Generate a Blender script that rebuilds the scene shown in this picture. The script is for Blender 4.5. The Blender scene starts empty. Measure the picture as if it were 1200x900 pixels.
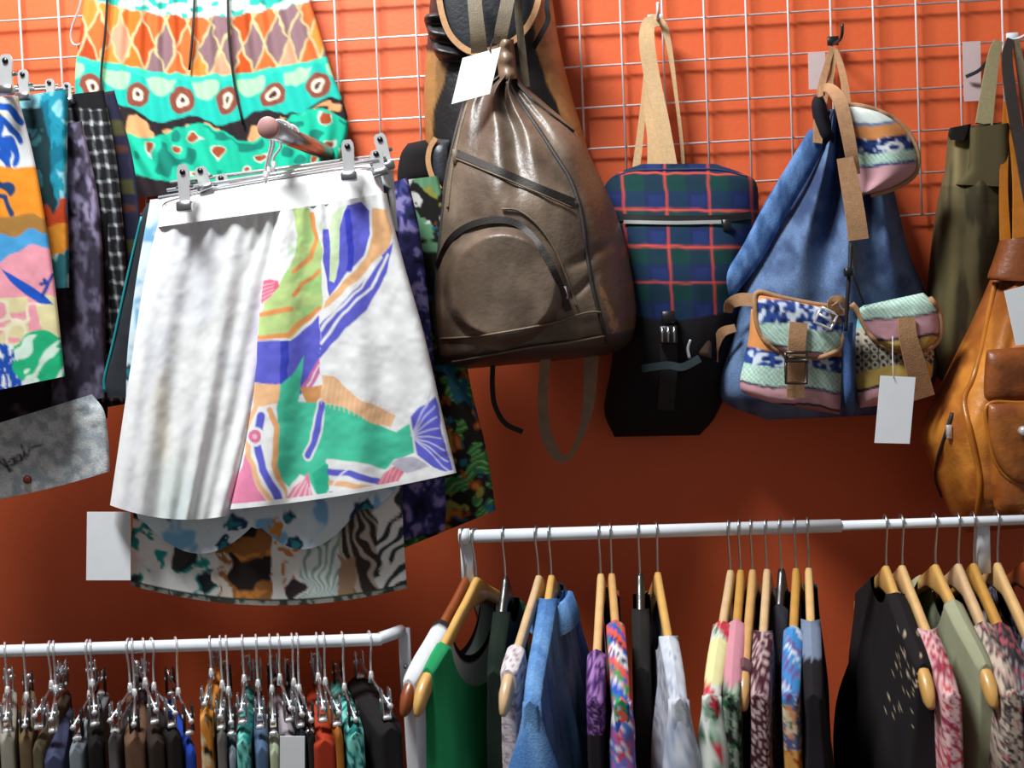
import bpy, math, random
import numpy as np
random.seed(7)
scene = bpy.context.scene
COL = scene.collection

# ---------------------------------------------------------------- camera
F = 1100.0                                     # focal length in pixels of a 1200 x 900 frame
YAW, ROLL, PITCH = .0568, .0424, -.0298
ZG = 2.25                                      # height of the grid panel's reference wire
CAMP = np.array([.0992, -1.7664, ZG - .6076])
f_ = np.array([-math.sin(YAW) * math.cos(PITCH), math.cos(YAW) * math.cos(PITCH), math.sin(PITCH)])
r0_ = np.array([math.cos(YAW), math.sin(YAW), 0.])
u0_ = np.cross(r0_, f_)
r_ = math.cos(ROLL) * r0_ - math.sin(ROLL) * u0_
u_ = math.sin(ROLL) * r0_ + math.cos(ROLL) * u0_
from mathutils import Matrix
cd = bpy.data.cameras.new('camera')
cam = bpy.data.objects.new('camera', cd)
COL.objects.link(cam)
cd.sensor_width = 36
cd.lens = F / 1200 * 36
cd.clip_start = .05
cd.dof.use_dof = True
cd.dof.focus_distance = 1.50
cd.dof.aperture_fstop = 4.0
cam.matrix_world = Matrix(((r_[0], u_[0], -f_[0], CAMP[0]), (r_[1], u_[1], -f_[1], CAMP[1]),
                           (r_[2], u_[2], -f_[2], CAMP[2]), (0, 0, 0, 1)))
scene.camera = cam

# ---------------------------------------------------------------- light
w = bpy.data.worlds.new('world')
scene.world = w
w.use_nodes = True
w.node_tree.nodes['Background'].inputs[0].default_value = (1.0, .92, .90, 1)
w.node_tree.nodes['Background'].inputs[1].default_value = .16


def area(name, loc, target, sx, sy, power, color):
    l = bpy.data.lights.new(name, 'AREA')
    l.shape = 'RECTANGLE'
    l.size, l.size_y, l.energy, l.color = sx, sy, power, color
    o = bpy.data.objects.new(name, l)
    COL.objects.link(o)
    from mathutils import Vector
    o.location = loc
    o.rotation_euler = (Vector(target) - Vector(loc)).to_track_quat('-Z', 'Y').to_euler()
    return o


area('ceiling_lamp', (-.72, -1.0, 3.55), (-.15, -.2, 1.85), .8, .35, 86, (.98, 1.0, 1.0))
scene.view_settings.view_transform = 'Standard'
scene.view_settings.look = 'None'
scene.view_settings.exposure = 0.10
scene.view_settings.gamma = 1.0
scene.view_settings.use_curve_mapping = False


# ---------------------------------------------------------------- numeric helpers
def P(px, py, d):
    """a point of the place: pixel of the photograph at distance d in front of the grid panel"""
    px, py, d = np.broadcast_arrays(np.asarray(px, float), np.asarray(py, float), np.asarray(d, float))
    ray = f_ + ((px - 600) / F)[..., None] * r_ - ((py - 450) / F)[..., None] * u_
    t = (-d - CAMP[1]) / ray[..., 1]
    return CAMP + ray * t[..., None]


def proj(p):
    q = np.asarray(p) - CAMP
    z = q @ f_
    return 600 + F * (q @ r_) / z, 450 - F * (q @ u_) / z


def srgb(r, g, b):
    c = np.array([r, g, b], float) / 255
    return np.where(c <= .04045, c / 12.92, ((c + .055) / 1.055) ** 2.4)


def hx(s):
    return srgb(int(s[0:2], 16), int(s[2:4], 16), int(s[4:6], 16))


def vn(x, y, s=0.):
    x, y = np.broadcast_arrays(np.asarray(x, float), np.asarray(y, float))
    xi, yi = np.floor(x), np.floor(y)
    fx, fy = x - xi, y - yi
    fx, fy = fx * fx * (3 - 2 * fx), fy * fy * (3 - 2 * fy)

    def h(a, b):
        v = np.sin(a * 127.1 + b * 311.7 + s * 74.7) * 43758.5453
        return v - np.floor(v)
    return (h(xi, yi) * (1 - fx) + h(xi + 1, yi) * fx) * (1 - fy) + (h(xi, yi + 1) * (1 - fx) + h(xi + 1, yi + 1) * fx) * fy


def fbm(x, y, s=0., n=3):
    v, a, t = 0, 1, 0
    for k in range(n):
        v = v + a * vn(x * 2 ** k, y * 2 ** k, s + k * 3.1)
        t += a
        a *= .5
    return v / t


def sm(x, a=0., b=1.):
    t = np.clip((x - a) / (b - a), 0, 1)
    return t * t * (3 - 2 * t)


def crv(pts, n, closed=False):
    """Catmull-Rom through points, n samples spread by length"""
    p = np.asarray(pts, float)
    if len(p) == 2:
        t = np.linspace(0, 1, n)[:, None]
        return p[0] * (1 - t) + p[1] * t
    a = np.vstack([2 * p[0] - p[1], p, 2 * p[-1] - p[-2]])
    L = np.r_[0, np.cumsum(np.linalg.norm(np.diff(p, axis=0), axis=1))]
    s = np.linspace(0, L[-1], n)
    i = np.clip(np.searchsorted(L, s, 'right') - 1, 0, len(p) - 2)
    t = ((s - L[i]) / np.maximum(L[i + 1] - L[i], 1e-9))[:, None]
    p0, p1, p2, p3 = a[i], a[i + 1], a[i + 2], a[i + 3]
    return .5 * (2 * p1 + (p2 - p0) * t + (2 * p0 - 5 * p1 + 4 * p2 - p3) * t ** 2 + (3 * p1 - p0 - 3 * p2 + p3) * t ** 3)


def worley(x, y, s=0.):
    """distance to, angle around and number of the nearest scattered point"""
    xi, yi = np.floor(x), np.floor(y)
    bd, ba, bi = np.full(x.shape, 9.), np.zeros(x.shape), np.zeros(x.shape)
    for i in (-1, 0, 1):
        for j in (-1, 0, 1):
            a, b = xi + i, yi + j
            h1 = np.sin(a * 127.1 + b * 311.7 + s * 17.3) * 43758.5453
            h2 = np.sin(a * 269.5 + b * 183.3 + s * 11.9) * 43758.5453
            h1, h2 = h1 - np.floor(h1), h2 - np.floor(h2)
            dx, dy = a + .15 + .7 * h1 - x, b + .15 + .7 * h2 - y
            d = np.hypot(dx, dy)
            m = d < bd
            bd, ba, bi = np.where(m, d, bd), np.where(m, np.arctan2(dy, dx), ba), np.where(m, h1, bi)
    return bd, ba, bi


class Paint:
    """dye colours of a printed cloth, laid out on the flat pattern of the piece"""

    def __init__(s, X, Y, base, wob=0., ws=12.):
        s.X0, s.Y0 = X, Y
        s.X = X + wob * (vn(X / ws, Y / ws, 5) - .5) * 2
        s.Y = Y + wob * (vn(X / ws, Y / ws, 9) - .5) * 2
        s.C = np.broadcast_to(np.asarray(base, float), X.shape + (3,)).copy()

    def put(s, m, c):
        c = np.asarray(c, float)
        if m.dtype == bool:
            s.C[m] = c if c.ndim == 1 else c[m]
        else:
            s.C = s.C * (1 - m[..., None]) + c * m[..., None]
        return s

    def inside(s, pts):
        m = np.zeros(s.X.shape, bool)
        n = len(pts)
        for i in range(n):
            (x0, y0), (x1, y1) = pts[i], pts[(i + 1) % n]
            c = (y0 > s.Y) != (y1 > s.Y)
            if y0 != y1:
                m ^= c & (s.X < (x1 - x0) * (s.Y - y0) / (y1 - y0) + x0)
        return m

    def dist(s, pts):
        d = np.full(s.X.shape, 1e9)
        for (x0, y0), (x1, y1) in zip(pts[:-1], pts[1:]):
            dx, dy = x1 - x0, y1 - y0
            t = np.clip(((s.X - x0) * dx + (s.Y - y0) * dy) / max(dx * dx + dy * dy, 1e-9), 0, 1)
            d = np.minimum(d, np.hypot(s.X - x0 - t * dx, s.Y - y0 - t * dy))
        return d

    def poly(s, pts, c):
        return s.put(s.inside(pts), c)

    def line(s, pts, wd, c):
        d = s.dist(pts)
        return s.put(np.clip(wd / 2 + .5 - d, 0, 1), c)

    def disc(s, x, y, rx, ry, c):
        return s.put(((s.X - x) / rx) ** 2 + ((s.Y - y) / ry) ** 2 < 1, c)


# ---------------------------------------------------------------- materials
MATS = {}


def mat(name, color=None, rough=.8, metal=0., noise=.12, nscale=60., bump=.1, bscale=400., spec=.5, coat=0., sheen=0.):
    """color None: the dye colour stored on the mesh"""
    if name in MATS:
        return MATS[name]
    m = bpy.data.materials.new(name)
    m.use_nodes = True
    nt = m.node_tree
    b = nt.nodes['Principled BSDF']
    tc = nt.nodes.new('ShaderNodeTexCoord')
    nz = nt.nodes.new('ShaderNodeTexNoise')
    nz.inputs['Scale'].default_value = nscale
    nz.inputs['Detail'].default_value = 4
    nt.links.new(tc.outputs['Object'], nz.inputs['Vector'])
    mr = nt.nodes.new('ShaderNodeMapRange')
    mr.inputs[1].default_value, mr.inputs[2].default_value = .25, .75
    mr.inputs[3].default_value, mr.inputs[4].default_value = 1 - noise, 1 + noise
    nt.links.new(nz.outputs[0], mr.inputs[0])
    mx = nt.nodes.new('ShaderNodeMix')
    mx.data_type = 'RGBA'
    mx.blend_type = 'MULTIPLY'
    mx.inputs[0].default_value = 1
    if color is None:
        at = nt.nodes.new('ShaderNodeAttribute')
        at.attribute_name = 'Col'
        nt.links.new(at.outputs['Color'], mx.inputs[6])
    else:
        mx.inputs[6].default_value = (*color, 1)
    cb = nt.nodes.new('ShaderNodeCombineColor')
    for i in range(3):
        nt.links.new(mr.outputs[0], cb.inputs[i])
    nt.links.new(cb.outputs[0], mx.inputs[7])
    nt.links.new(mx.outputs[2], b.inputs['Base Color'])
    b.inputs['Roughness'].default_value = rough
    b.inputs['Metallic'].default_value = metal
    b.inputs['Specular IOR Level'].default_value = spec
    b.inputs['Coat Weight'].default_value = coat
    b.inputs['Sheen Weight'].default_value = sheen
    if bump:
        n2 = nt.nodes.new('ShaderNodeTexNoise')
        n2.inputs['Scale'].default_value = bscale
        n2.inputs['Detail'].default_value = 3
        nt.links.new(tc.outputs['Object'], n2.inputs['Vector'])
        bp = nt.nodes.new('ShaderNodeBump')
        bp.inputs['Strength'].default_value = bump
        bp.inputs['Distance'].default_value = .004
        nt.links.new(n2.outputs[0], bp.inputs['Height'])
        nt.links.new(bp.outputs[0], b.inputs['Normal'])
    MATS[name] = m
    return m


FAB = mat('printed_cotton', None, .9, noise=.04, nscale=90, bump=.05, bscale=80, spec=.2)
DEN = mat('denim', None, .95, noise=.22, nscale=260, bump=.3, bscale=500, spec=.15)
LEA = mat('leather', None, .42, noise=.16, nscale=35, bump=.22, bscale=130, spec=.5)
CHR = mat('chrome', (.86, .88, .90), .2, .6, noise=.03, bump=0)
STEEL = mat('dull_steel', (.50, .52, .55), .3, 1., noise=.05, bump=0)
WIRE = mat('plated_wire', (.86, .82, .82), .3, .2, noise=.05, bump=0)
RAIL = mat('white_rail_paint', (.70, .75, .80), .3, 0., noise=.04, bump=0)
BLK = mat('black_webbing', tuple(hx('1c1a1b')), .8, noise=.2, bump=.2, bscale=700)
BLKP = mat('black_plastic', tuple(hx('1b1a1c')), .35, noise=.05, bump=0)
CARD = mat('white_card', (.80, .84, .88), .7, noise=.02, bump=0)
TAN = mat('tan_trim', tuple(hx('b98a5c')), .6, noise=.14, nscale=80, bump=.2)
BEIGE = mat('beige_webbing', tuple(hx('d3b083')), .8, noise=.12, nscale=200, bump=.25, bscale=600)
SUEDE = mat('beige_suede', tuple(hx('a8805c')), .8, noise=.16, nscale=120, bump=.2)
STRAP = mat('olive_brown_strap', tuple(hx('6d5f4b')), .55, noise=.2, nscale=60, bump=.2)
DARKZIP = mat('dark_zip_tape', tuple(hx('2c2826')), .6, noise=.2, nscale=300, bump=.2)
CORD = mat('black_cord', tuple(hx('171516')), .7, noise=.1, bump=0)
PINKCAP = mat('pale_plastic_cap', tuple(hx('b98a86')), .5, noise=.05, bump=0)

# ---------------------------------------------------------------- object helpers
ORG = {}


def tag(o, label, cat=None, group=None, kind=None):
    if label:
        o['label'] = label
    if cat:
        o['category'] = cat
    if group:
        o['group'] = group
    if kind:
        o['kind'] = kind
    return o


def thing(name, loc, label, cat, group=None, rz=0.):
    o = bpy.data.objects.new(name, None)
    o.empty_display_size = .03
    COL.objects.link(o)
    o.location = loc
    o.rotation_euler = (0, 0, rz)
    ORG[o.name] = np.array(loc, float)
    return tag(o, label, cat, group)


def mk(name, V, faces, m, parent=None, col=None, local=False, smooth=True):
    V = np.array(V, float)
    org = None
    if not local:
        org = ORG[parent.name] if parent else np.array([V[:, 0].mean(), V[:, 1].mean(), V[:, 2].min()])
        V = V - org
    me = bpy.data.meshes.new(name)
    me.from_pydata(V.tolist(), [], faces)
    if smooth:
        me.polygons.foreach_set('use_smooth', np.ones(len(me.polygons), bool))
    if col is not None:
        a = me.color_attributes.new('Col', 'FLOAT_COLOR', 'POINT')
        a.data.foreach_set('color', np.c_[np.asarray(col).reshape(-1, 3), np.ones(len(V))].ravel())
    me.materials.append(m)
    me.update()
    o = bpy.data.objects.new(name, me)
    COL.objects.link(o)
    if parent:
        o.parent = parent
    elif org is not None:
        o.location = org
    ORG[o.name] = org if org is not None else np.zeros(3)
    return o


def gridfaces(nv, nu, off=0, flip=False, wrap=False):
    i, j = np.meshgrid(np.arange(nv - 1), np.arange(nu if wrap else nu - 1), indexing='ij')
    j2 = (j + 1) % nu
    a, b, c, d = i * nu + j, i * nu + j2, (i + 1) * nu + j2, (i + 1) * nu + j
    q = np.stack([a, d, c, b] if not flip else [a, b, c, d], -1).reshape(-1, 4) + off
    return q.tolist()


class MB:
    def __init__(s):
        s.V, s.Fc, s.n = [], [], 0

    def add(s, V, Fc):
        V = np.asarray(V, float)
        s.V.append(V)
        s.Fc += [[k + s.n for k in f] for f in Fc]
        s.n += len(V)
        return s

    def tube(s, pts, r, ns=8, smooth=None):
        p = np.asarray(pts, float)
        if smooth:
            p = crv(p, smooth)
        n = len(p)
        r = np.broadcast_to(np.asarray(r, float), (n,))
        t = np.gradient(p, axis=0)
        t /= np.maximum(np.linalg.norm(t, axis=1, keepdims=True), 1e-12)
        ref = np.array([0, 0, 1.]) if abs(t[0][2]) < .9 else np.array([1., 0, 0])
        V = []
        nrm = np.cross(t[0], ref)
        for k in range(n):
            nrm = nrm - t[k] * (nrm @ t[k])
            nrm /= max(np.linalg.norm(nrm), 1e-12)
            bn = np.cross(t[k], nrm)
            a = np.arange(ns) / ns * 2 * math.pi
            V.append(p[k] + r[k] * (np.cos(a)[:, None] * nrm + np.sin(a)[:, None] * bn))
        V = np.vstack(V)
        Fc = gridfaces(n, ns, wrap=True)
        Fc.append(list(range(ns)))
        Fc.append(list(range(n * ns - 1, (n - 1) * ns - 1, -1)))
        return s.add(V, Fc)

    def ribbon(s, pts, width, thick=.003, smooth=None, face=(0, 1., 0)):
        """flat band through 3D points, its broad side turned along face"""
        p = np.asarray(pts, float)
        wd = np.asarray(width, float)
        if smooth:
            q = np.c_[p, np.broadcast_to(wd, (len(p),))]
            q = crv(q, smooth)
            p, wd = q[:, :3], q[:, 3]
        n = len(p)
        wd = np.broadcast_to(wd, (n,))[:, None]
        t = np.gradient(p, axis=0)
        t /= np.maximum(np.linalg.norm(t, axis=1, keepdims=True), 1e-12)
        fc = np.broadcast_to(np.asarray(face, float), p.shape)
        sd = np.cross(t, fc)
        sd /= np.maximum(np.linalg.norm(sd, axis=1, keepdims=True), 1e-9)
        nr = np.cross(sd, t)
        c = [p - sd * wd / 2 - nr * thick / 2, p + sd * wd / 2 - nr * thick / 2, p + sd * wd / 2 + nr * thick / 2, p - sd * wd / 2 + nr * thick / 2]
        for k in range(4):                                           # four faces with crisp edges between them
            s.add(np.stack([c[k], c[(k + 1) % 4]], 1).reshape(-1, 3), gridfaces(n, 2))
        s.add(np.array([x[0] for x in c]), [[0, 1, 2, 3]])
        s.add(np.array([x[-1] for x in c]), [[3, 2, 1, 0]])
        return s

    def box(s, c, sx, sy, sz, ax=None, bev=.15):
        """bevelled box; ax = 3x3 rows of the local axes"""
        ax = np.eye(3) if ax is None else np.asarray(ax, float)
        h = np.array([sx, sy, sz]) / 2
        b = bev * h.min()
        V = []
        for z, k in ((-h[2], b), (-h[2] + b, 0), (h[2] - b, 0), (h[2], b)):
            x, y = h[0] - k, h[1] - k
            e = b
            ring = [(x - e, -y), (x, -y + e), (x, y - e), (x - e, y), (-x + e, y), (-x, y - e), (-x, -y + e), (-x + e, -y)]
            V += [(i, j, z) for i, j in ring]
        V = np.asarray(c, float) + np.asarray(V) @ ax
        Fc = gridfaces(4, 8, wrap=True, flip=True)
        Fc += [list(range(7, -1, -1)), list(range(24, 32))]
        return s.add(V, Fc)

    def build(s, name, m, parent=None, local=False, smooth=True, col=None):
        V = np.vstack(s.V)
        if col is not None:
            col = np.broadcast_to(np.asarray(col, float), V.shape)
        return mk(name, V, s.Fc, m, parent, local=local, smooth=smooth, col=col)


class Sheet:
    """a soft piece (garment panel, bag body): pattern rows (xl, yl, xr, yr[, sag]) at distance d from the wall,
    bulging forward by depth(U, V, X, Y) metres, closed by a plain back"""

    def __init__(s, rows, d, step=3., depth=None, hem=None, slope=0.):
        R = np.array([tuple(r) + (0.,) * (5 - len(r)) for r in rows], float)
        hgt = np.abs(np.diff(R[:, 1] + R[:, 3])).sum() / 2
        wid = (R[:, 2] - R[:, 0]).max()
        s.nv = max(int(hgt / step), 8)
        s.nu = max(int(wid / step), 8)
        C = crv(R, s.nv)
        u = np.linspace(0, 1, s.nu)
        v = np.linspace(0, 1, s.nv)
        s.U, s.V = np.meshgrid(u, v)
        s.X = C[:, 0:1] + (C[:, 2:3] - C[:, 0:1]) * s.U
        s.Y = C[:, 1:2] + (C[:, 3:4] - C[:, 1:2]) * s.U + C[:, 4:5] * (1 - (2 * s.U - 1) ** 2)
        if hem is not None:
            s.Y = s.Y + hem(s.U) * sm(s.V, .55, 1)
        s.d0 = d
        s.D = d + slope * s.V + (depth(s.U, s.V, s.X, s.Y) if depth else 0 * s.U)
        s.slope = slope

    def on(s, px, py, lift=.002):
        px, py = np.atleast_1d(px).astype(float), np.atleast_1d(py).astype(float)
        o = []
        for x, y in zip(px, py):
            k = np.argmin((s.X - x) ** 2 + (s.Y - y) ** 2)
            o.append(s.D.flat[k])
        return P(px, py, np.array(o) + lift)

    def path(s, pts, n, lift=.002):
        c = crv(np.array(pts, float), n)
        q = s.on(c[:, 0], c[:, 1], lift)
        if n > 6:                                                    # even out the depth along the path
            k = np.array([1, 2, 1.]) / 4
            y = np.convolve(np.r_[q[0, 1], q[:, 1], q[-1, 1]], k, 'valid')
            q = P(c[:, 0], c[:, 1], -y)
        return q

    def build(s, name, m, col, parent=None, back=True, backd=None):
        V = P(s.X, s.Y, s.D).reshape(-1, 3)
        Fc = gridfaces(s.nv, s.nu)
        C = np.broadcast_to(np.asarray(col, float), s.X.shape + (3,)).reshape(-1, 3)
        if back:
            iv = np.unique(np.linspace(0, s.nv - 1, max(s.nv // 4, 4)).astype(int))
            iu = np.unique(np.linspace(0, s.nu - 1, max(s.nu // 6, 4)).astype(int))
            g = np.ix_(iv, iu)
            bd = (s.d0 + s.slope * s.V[g]) if backd is None else backd + 0 * s.V[g]
            V2 = P(s.X[g], s.Y[g], bd).reshape(-1, 3)
            Fc = Fc + gridfaces(len(iv), len(iu), off=len(V), flip=True)
            C = np.vstack([C, C.reshape(s.nv, s.nu, 3)[g].reshape(-1, 3)])
            V = np.vstack([V, V2])
        return mk(name, V, Fc, m, parent, col=C)


class _Shift:
    pass


def aa(colf, s):
    """average the dye colour over each cell of the cloth so that print edges stay clean"""
    gx, gy = np.gradient(s.X), np.gradient(s.Y)
    gu, gv = np.gradient(s.U), np.gradient(s.V)
    C = 0
    for a in (-.33, 0, .33):
        for b in (-.33, 0, .33):
            k = _Shift()
            k.X, k.Y = s.X + a * gx[1] + b * gx[0], s.Y + a * gy[1] + b * gy[0]
            k.U, k.V = s.U + a * gu[1], s.V + b * gv[0]
            C = C + colf(k)
    return C / 9


def roll(U, p=8.):
    return np.sqrt(np.clip(1 - np.abs(2 * U - 1) ** p, 0, 1))


def garment_depth(T=.012, amp=.012, freq=5., seed=0., top=.25, flare=1.):
    """soft vertical folds that open towards the hem"""
    def fn(U, V, X, Y):
        q = U * freq + .35 * vn(U * 3, V * 2, seed)
        fold = (vn(q, V * .6, seed + 1) - .5) * 2 + .6 * (vn(q * 2.3, V * 1.2, seed + 2) - .5) * 2
        return T * roll(U) + amp * fold * (top + (1 - top) * V * flare) * roll(U, 6) + .003 * (fbm(U * 9, V * 9, seed + 4) - .5) + amp
    return fn


def bag_depth(D, p=2.6, q=4., pmul=1.):
    def fn(U, V, X, Y):
        return D * np.clip(1 - np.abs(2 * U - 1) ** p, 0, 1) ** .5 * np.clip(1 - np.abs(2 * V - 1) ** q, 0, 1) ** .5
    return fn


def quadtag(name, c, d, parent, m=None, label='white card price tag'):
    """a card with four pixel corners (tl, tr, br, bl) at distance d"""
    c = np.array(c, float)
    fr = P(c[:, 0], c[:, 1], d + np.array([0, 0, .004, .004]))
    bk = fr + np.array([0, .0012, 0])
    V = np.vstack([fr, bk])
    Fc = [[3, 2, 1, 0], [4, 5, 6, 7]] + [[i, (i + 1) % 4, 4 + (i + 1) % 4, 4 + i] for i in range(4)]
    o = mk(name, V, Fc, m or CARD, parent, smooth=False)
    if label:
        o['label'] = label
    return o


def S(px, d):
    """metres for a length of px pixels seen at distance d from the wall"""
    return px * (1.75 - d) / F

# ================================================================ the setting
WALL = mat('orange_wall_paint', tuple(srgb(222, 101, 57)), .55, noise=.05, nscale=3, bump=.12, bscale=120, spec=.35)
FLOOR = mat('floor_boards', tuple(hx('5a4636')), .5, noise=.2, nscale=6, bump=.1, bscale=40)
WY = .016


def plainbox(name, x0, x1, y0, y1, z0, z1, m):
    V = [(x, y, z) for z in (z0, z1) for x, y in ((x0, y0), (x1, y0), (x1, y1), (x0, y1))]
    Fc = [[3, 2, 1, 0], [4, 5, 6, 7]] + [[i, (i + 1) % 4, 4 + (i + 1) % 4, 4 + i] for i in range(4)]
    return mk(name, V, Fc, m, smooth=False)


tag(plainbox('wall_back', -2.6, 2.6, WY, WY + .12, 0, 3.5, WALL), 'orange painted back wall of the shop', kind='structure')
tag(plainbox('floor', -2.6, 2.6, -3.2, WY, -.08, 0, FLOOR), 'brown floor of the shop', kind='structure')

# ---------------------------------------------------------------- wire grid panel
GS = .0762
gp = thing('wire_grid', (0, 0, ZG - 5 * GS), 'white wire grid panel fixed flat against the orange wall', 'grid panel')


def zk(k):
    return ZG - k * GS


mbv = MB().tube([(0, 0, zk(-6)), (0, 0, zk(5))], .0020, 8)
vw = None
for i in range(-3, 27):
    x = (i - 12) * GS
    if vw is None:
        vw = MB().tube([(0, -.0018, zk(-6) - zk(5)), (0, -.0018, 0)], .0020, 8).build('wire', WIRE, gp, local=True)
        o = vw
    else:
        o = vw.copy()
        COL.objects.link(o)
    o.location = (x, 0, 0)
hw = None
for k in range(-6, 6):
    if hw is None:
        hw = MB().tube([(-15 * GS, .0018, 0), (14 * GS, .0018, 0)], .0020, 8).build('wire', WIRE, gp, local=True)
        o = hw
    else:
        o = hw.copy()
        COL.objects.link(o)
    o.location = (0, 0, (5 - k) * GS)
st = None
for i in (-2, 6, 12, 20, 26):
    for k in (-3, 5):
        if st is None:
            st = MB().tube([(0, .002, 0), (0, WY - .001, 0)], .004, 8).build('wall_standoff', WIRE, gp, local=True)
            o = st
        else:
            o = st.copy()
            COL.objects.link(o)
        o.location = ((i - 12) * GS, 0, (5 - k) * GS)

# ================================================================ upper left: shorts
N0 = 0


def col3(a, b, t):
    return a * (1 - t[..., None]) + b * t[..., None]


# ---------------------------------------------------------------- orange and turquoise shorts on the wall
def aztec(s):
    X, Y = s.X, s.Y
    u = (X - 88) / 300.
    sag = 22 * np.sin(np.clip(u, 0, 1) * math.pi) ** 1.2
    p = Paint(X, Y - sag, hx('df6a2c'), 2.5, 9)
    y, x = p.Y, p.X
    # lozenges in orange, rust, mauve and pink with cream outlines
    a, b = (x - 90) / 26. + (y - 5) / 62., (x - 90) / 26. - (y - 5) / 62.
    ia, ib = np.floor(a), np.floor(b)
    h = vn(ia * 7.3 + 100, ib * 5.1 + 50, 3)
    pal = [hx('e8742a'), hx('c2501f'), hx('d96a35'), hx('8a6a70'), hx('f08a3a'), hx('e79a7c'), hx('b5471f')]
    for k, c in enumerate(pal):
        p.put((h * 7).astype(int) == k, c)
    e = np.minimum(np.abs(a - np.round(a)), np.abs(b - np.round(b)))
    p.put(e < .06, hx('c9b98a'))
    p.put(y < -2, hx('d8dfdd'))
    p.put((y < -2) & (vn(x / 9, y / 6, 4) > .6), hx('2fb3a2'))
    # turquoise band
    p.put(y > 66, hx('23bfae'))
    p.put((y > 66) & (y < 73), hx('3bd0b2'))
    for k in range(-1, 9):
        cx = 82 + k * 53
        p.put((((x - cx) / 17) ** 2 + ((y - 74) / 21) ** 2 < 1) & (y > 74), hx('a9dfae'))
        cx += 26
        cy = 97
        p.disc(cx, cy, 14, 15, hx('8c4a3c'))
        p.disc(cx, cy, 7, 8, hx('e8dfc8'))
        p.disc(cx, cy, 3, 4, hx('4a2a28'))
    # dark wave and flowers
    wv = 119 + 6 * np.sin(x / 13.)
    p.put(y > wv, hx('2b2226'))
    fl = 135 + 12 * np.sin(x / 21.)
    p.put(y > fl, hx('1fc39f'))
    n = vn(x / 16, y / 14, 12)
    p.put((y > fl + 3) & (n > .68), hx('16806f'))
    p.put((y > fl + 3) & (n < .22), hx('a34a2c'))
    p.put((y > fl + 3) & (np.abs(n - .23) < .025), hx('d7e3cf'))
    p.put((y > wv + 4) & (y < fl) & (vn(x / 11, y / 9, 17) > .6), hx('e2a772'))
    p.put(y > 192, hx('2b2226'))
    return p.C


def pleats(T, amp, n, seed, dec=.7):
    def fn(U, V, X, Y):
        return T * roll(U) + amp + amp * np.sin(U * n * 2 * math.pi + 3 * vn(U * 4, V * 2, seed)) * (1 - dec * V) * roll(U, 6) \
            + amp * 1.2 * (vn(U * 5 + V, V * 2, seed + 2) - .5)
    return fn


t = thing('printed_shorts', P(245, 200, .03), 'orange and turquoise tribal print elastic-waist shorts hung flat on the grid', 'shorts', 'shorts on the grid wall')
sh = Sheet([(108, -70, 345, -70), (101, -20, 357, -22), (95, 30, 370, 22), (88, 92, 389, 85), (96, 150, 408, 143), (135, 205, 398, 192), (150, 232, 390, 215)], .02, 1.7, pleats(.02, .006, 13, 3))
sh.build('body', FAB, aa(aztec, sh), t)
for pts in ([(127, -40), (124, 30), (119, 80), (118, 118)], [(229, -40), (227, 20), (222, 82)], [(267, -40), (268, 40), (275, 100), (285, 146)]):
    MB().tube(sh.path(pts, 14, .006), .0022, 6).build('drawstring', CORD, t)


# ---------------------------------------------------------------- left stack of shorts
def surf(s):
    p = Paint(s.X, s.Y, hx('e9eef0'), 5, 18)
    x, y = p.X, p.Y
    p.put((y < 140) & (vn(x / 8, y / 8, 2) > .55), hx('d9d24a'))
    for pts in ([(-20, 130), (10, 145), (22, 165)], [(-20, 165), (8, 160), (20, 190)], [(-5, 135), (5, 165), (8, 185)], [(-30, 120), (12, 128), (26, 140)], [(-20, 150), (0, 175), (14, 200)]):
        p.line(pts, 8, hx('1b56b8'))
    p.put(y > 195, hx('f0962c'))
    for pts in ([(-20, 200), (6, 215), (14, 228)], [(-20, 225), (4, 232), (12, 252)]):
        p.line(pts, 8, hx('24406e'))
    p.put(y > 256 - .06 * x, hx('a7793c'))
    p.put(y > 276 - .1 * x, hx('4aa0d8'))
    p.put(y > 305 - .6 * x + .006 * x * x, hx('ee9fae'))
    p.put((y > 352 - .1 * x) & (vn(x / 20, y / 12, 8) > .2), hx('e6dba8'))
    p.put((y > 352) & (np.abs(vn(x / 22, y / 14, 8) - .55) < .06), hx('f0e9c9'))
    p.put(y > 402 - .22 * x + 6 * np.sin(x / 9.), hx('22b37c'))
    p.put((y > 402 - .22 * x) & (vn(x / 7 + y / 9, y / 16, 6) > .68), hx('d5efdf'))
    p.put((y > 400) & (x < 14 + (y - 420) * .35), hx('1d4fb0'))
    p.put((y > 400) & (x < 20 + (y - 420) * .35) & (vn(x / 4, y / 9, 3) > .68), hx('e8eef4'))
    q = Paint(s.X, s.Y, (0, 0, 0))
    m = q.inside([(1, 315), (14, 322), (36, 335), (52, 346), (63, 357), (47, 356), (28, 344), (12, 330)])
    p.C[m] = hx('1d55c0')
    m = q.dist([(50, 346), (56, 334), (52, 328)]) < 2.2
    m |= q.dist([(48, 333), (57, 331), (62, 322)]) < 2
    p.C[m] = hx('24479c')
    return p.C


G = 'shorts on the grid wall'


def shorts(name, label, rows, d, step, dep, colf, m=None, hem=None, slope=0., cat='shorts', base=None):
    s = Sheet(rows, d, step, dep, hem, slope)
    b = rows[0]
    t = thing(name, P((rows[-1][0] + rows[-1][2]) / 2, max(rows[-1][1], rows[-1][3]), d), label, cat, G)
    o = s.build('body', m or FAB, aa(colf, s), t)
    return t, s, o


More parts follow.
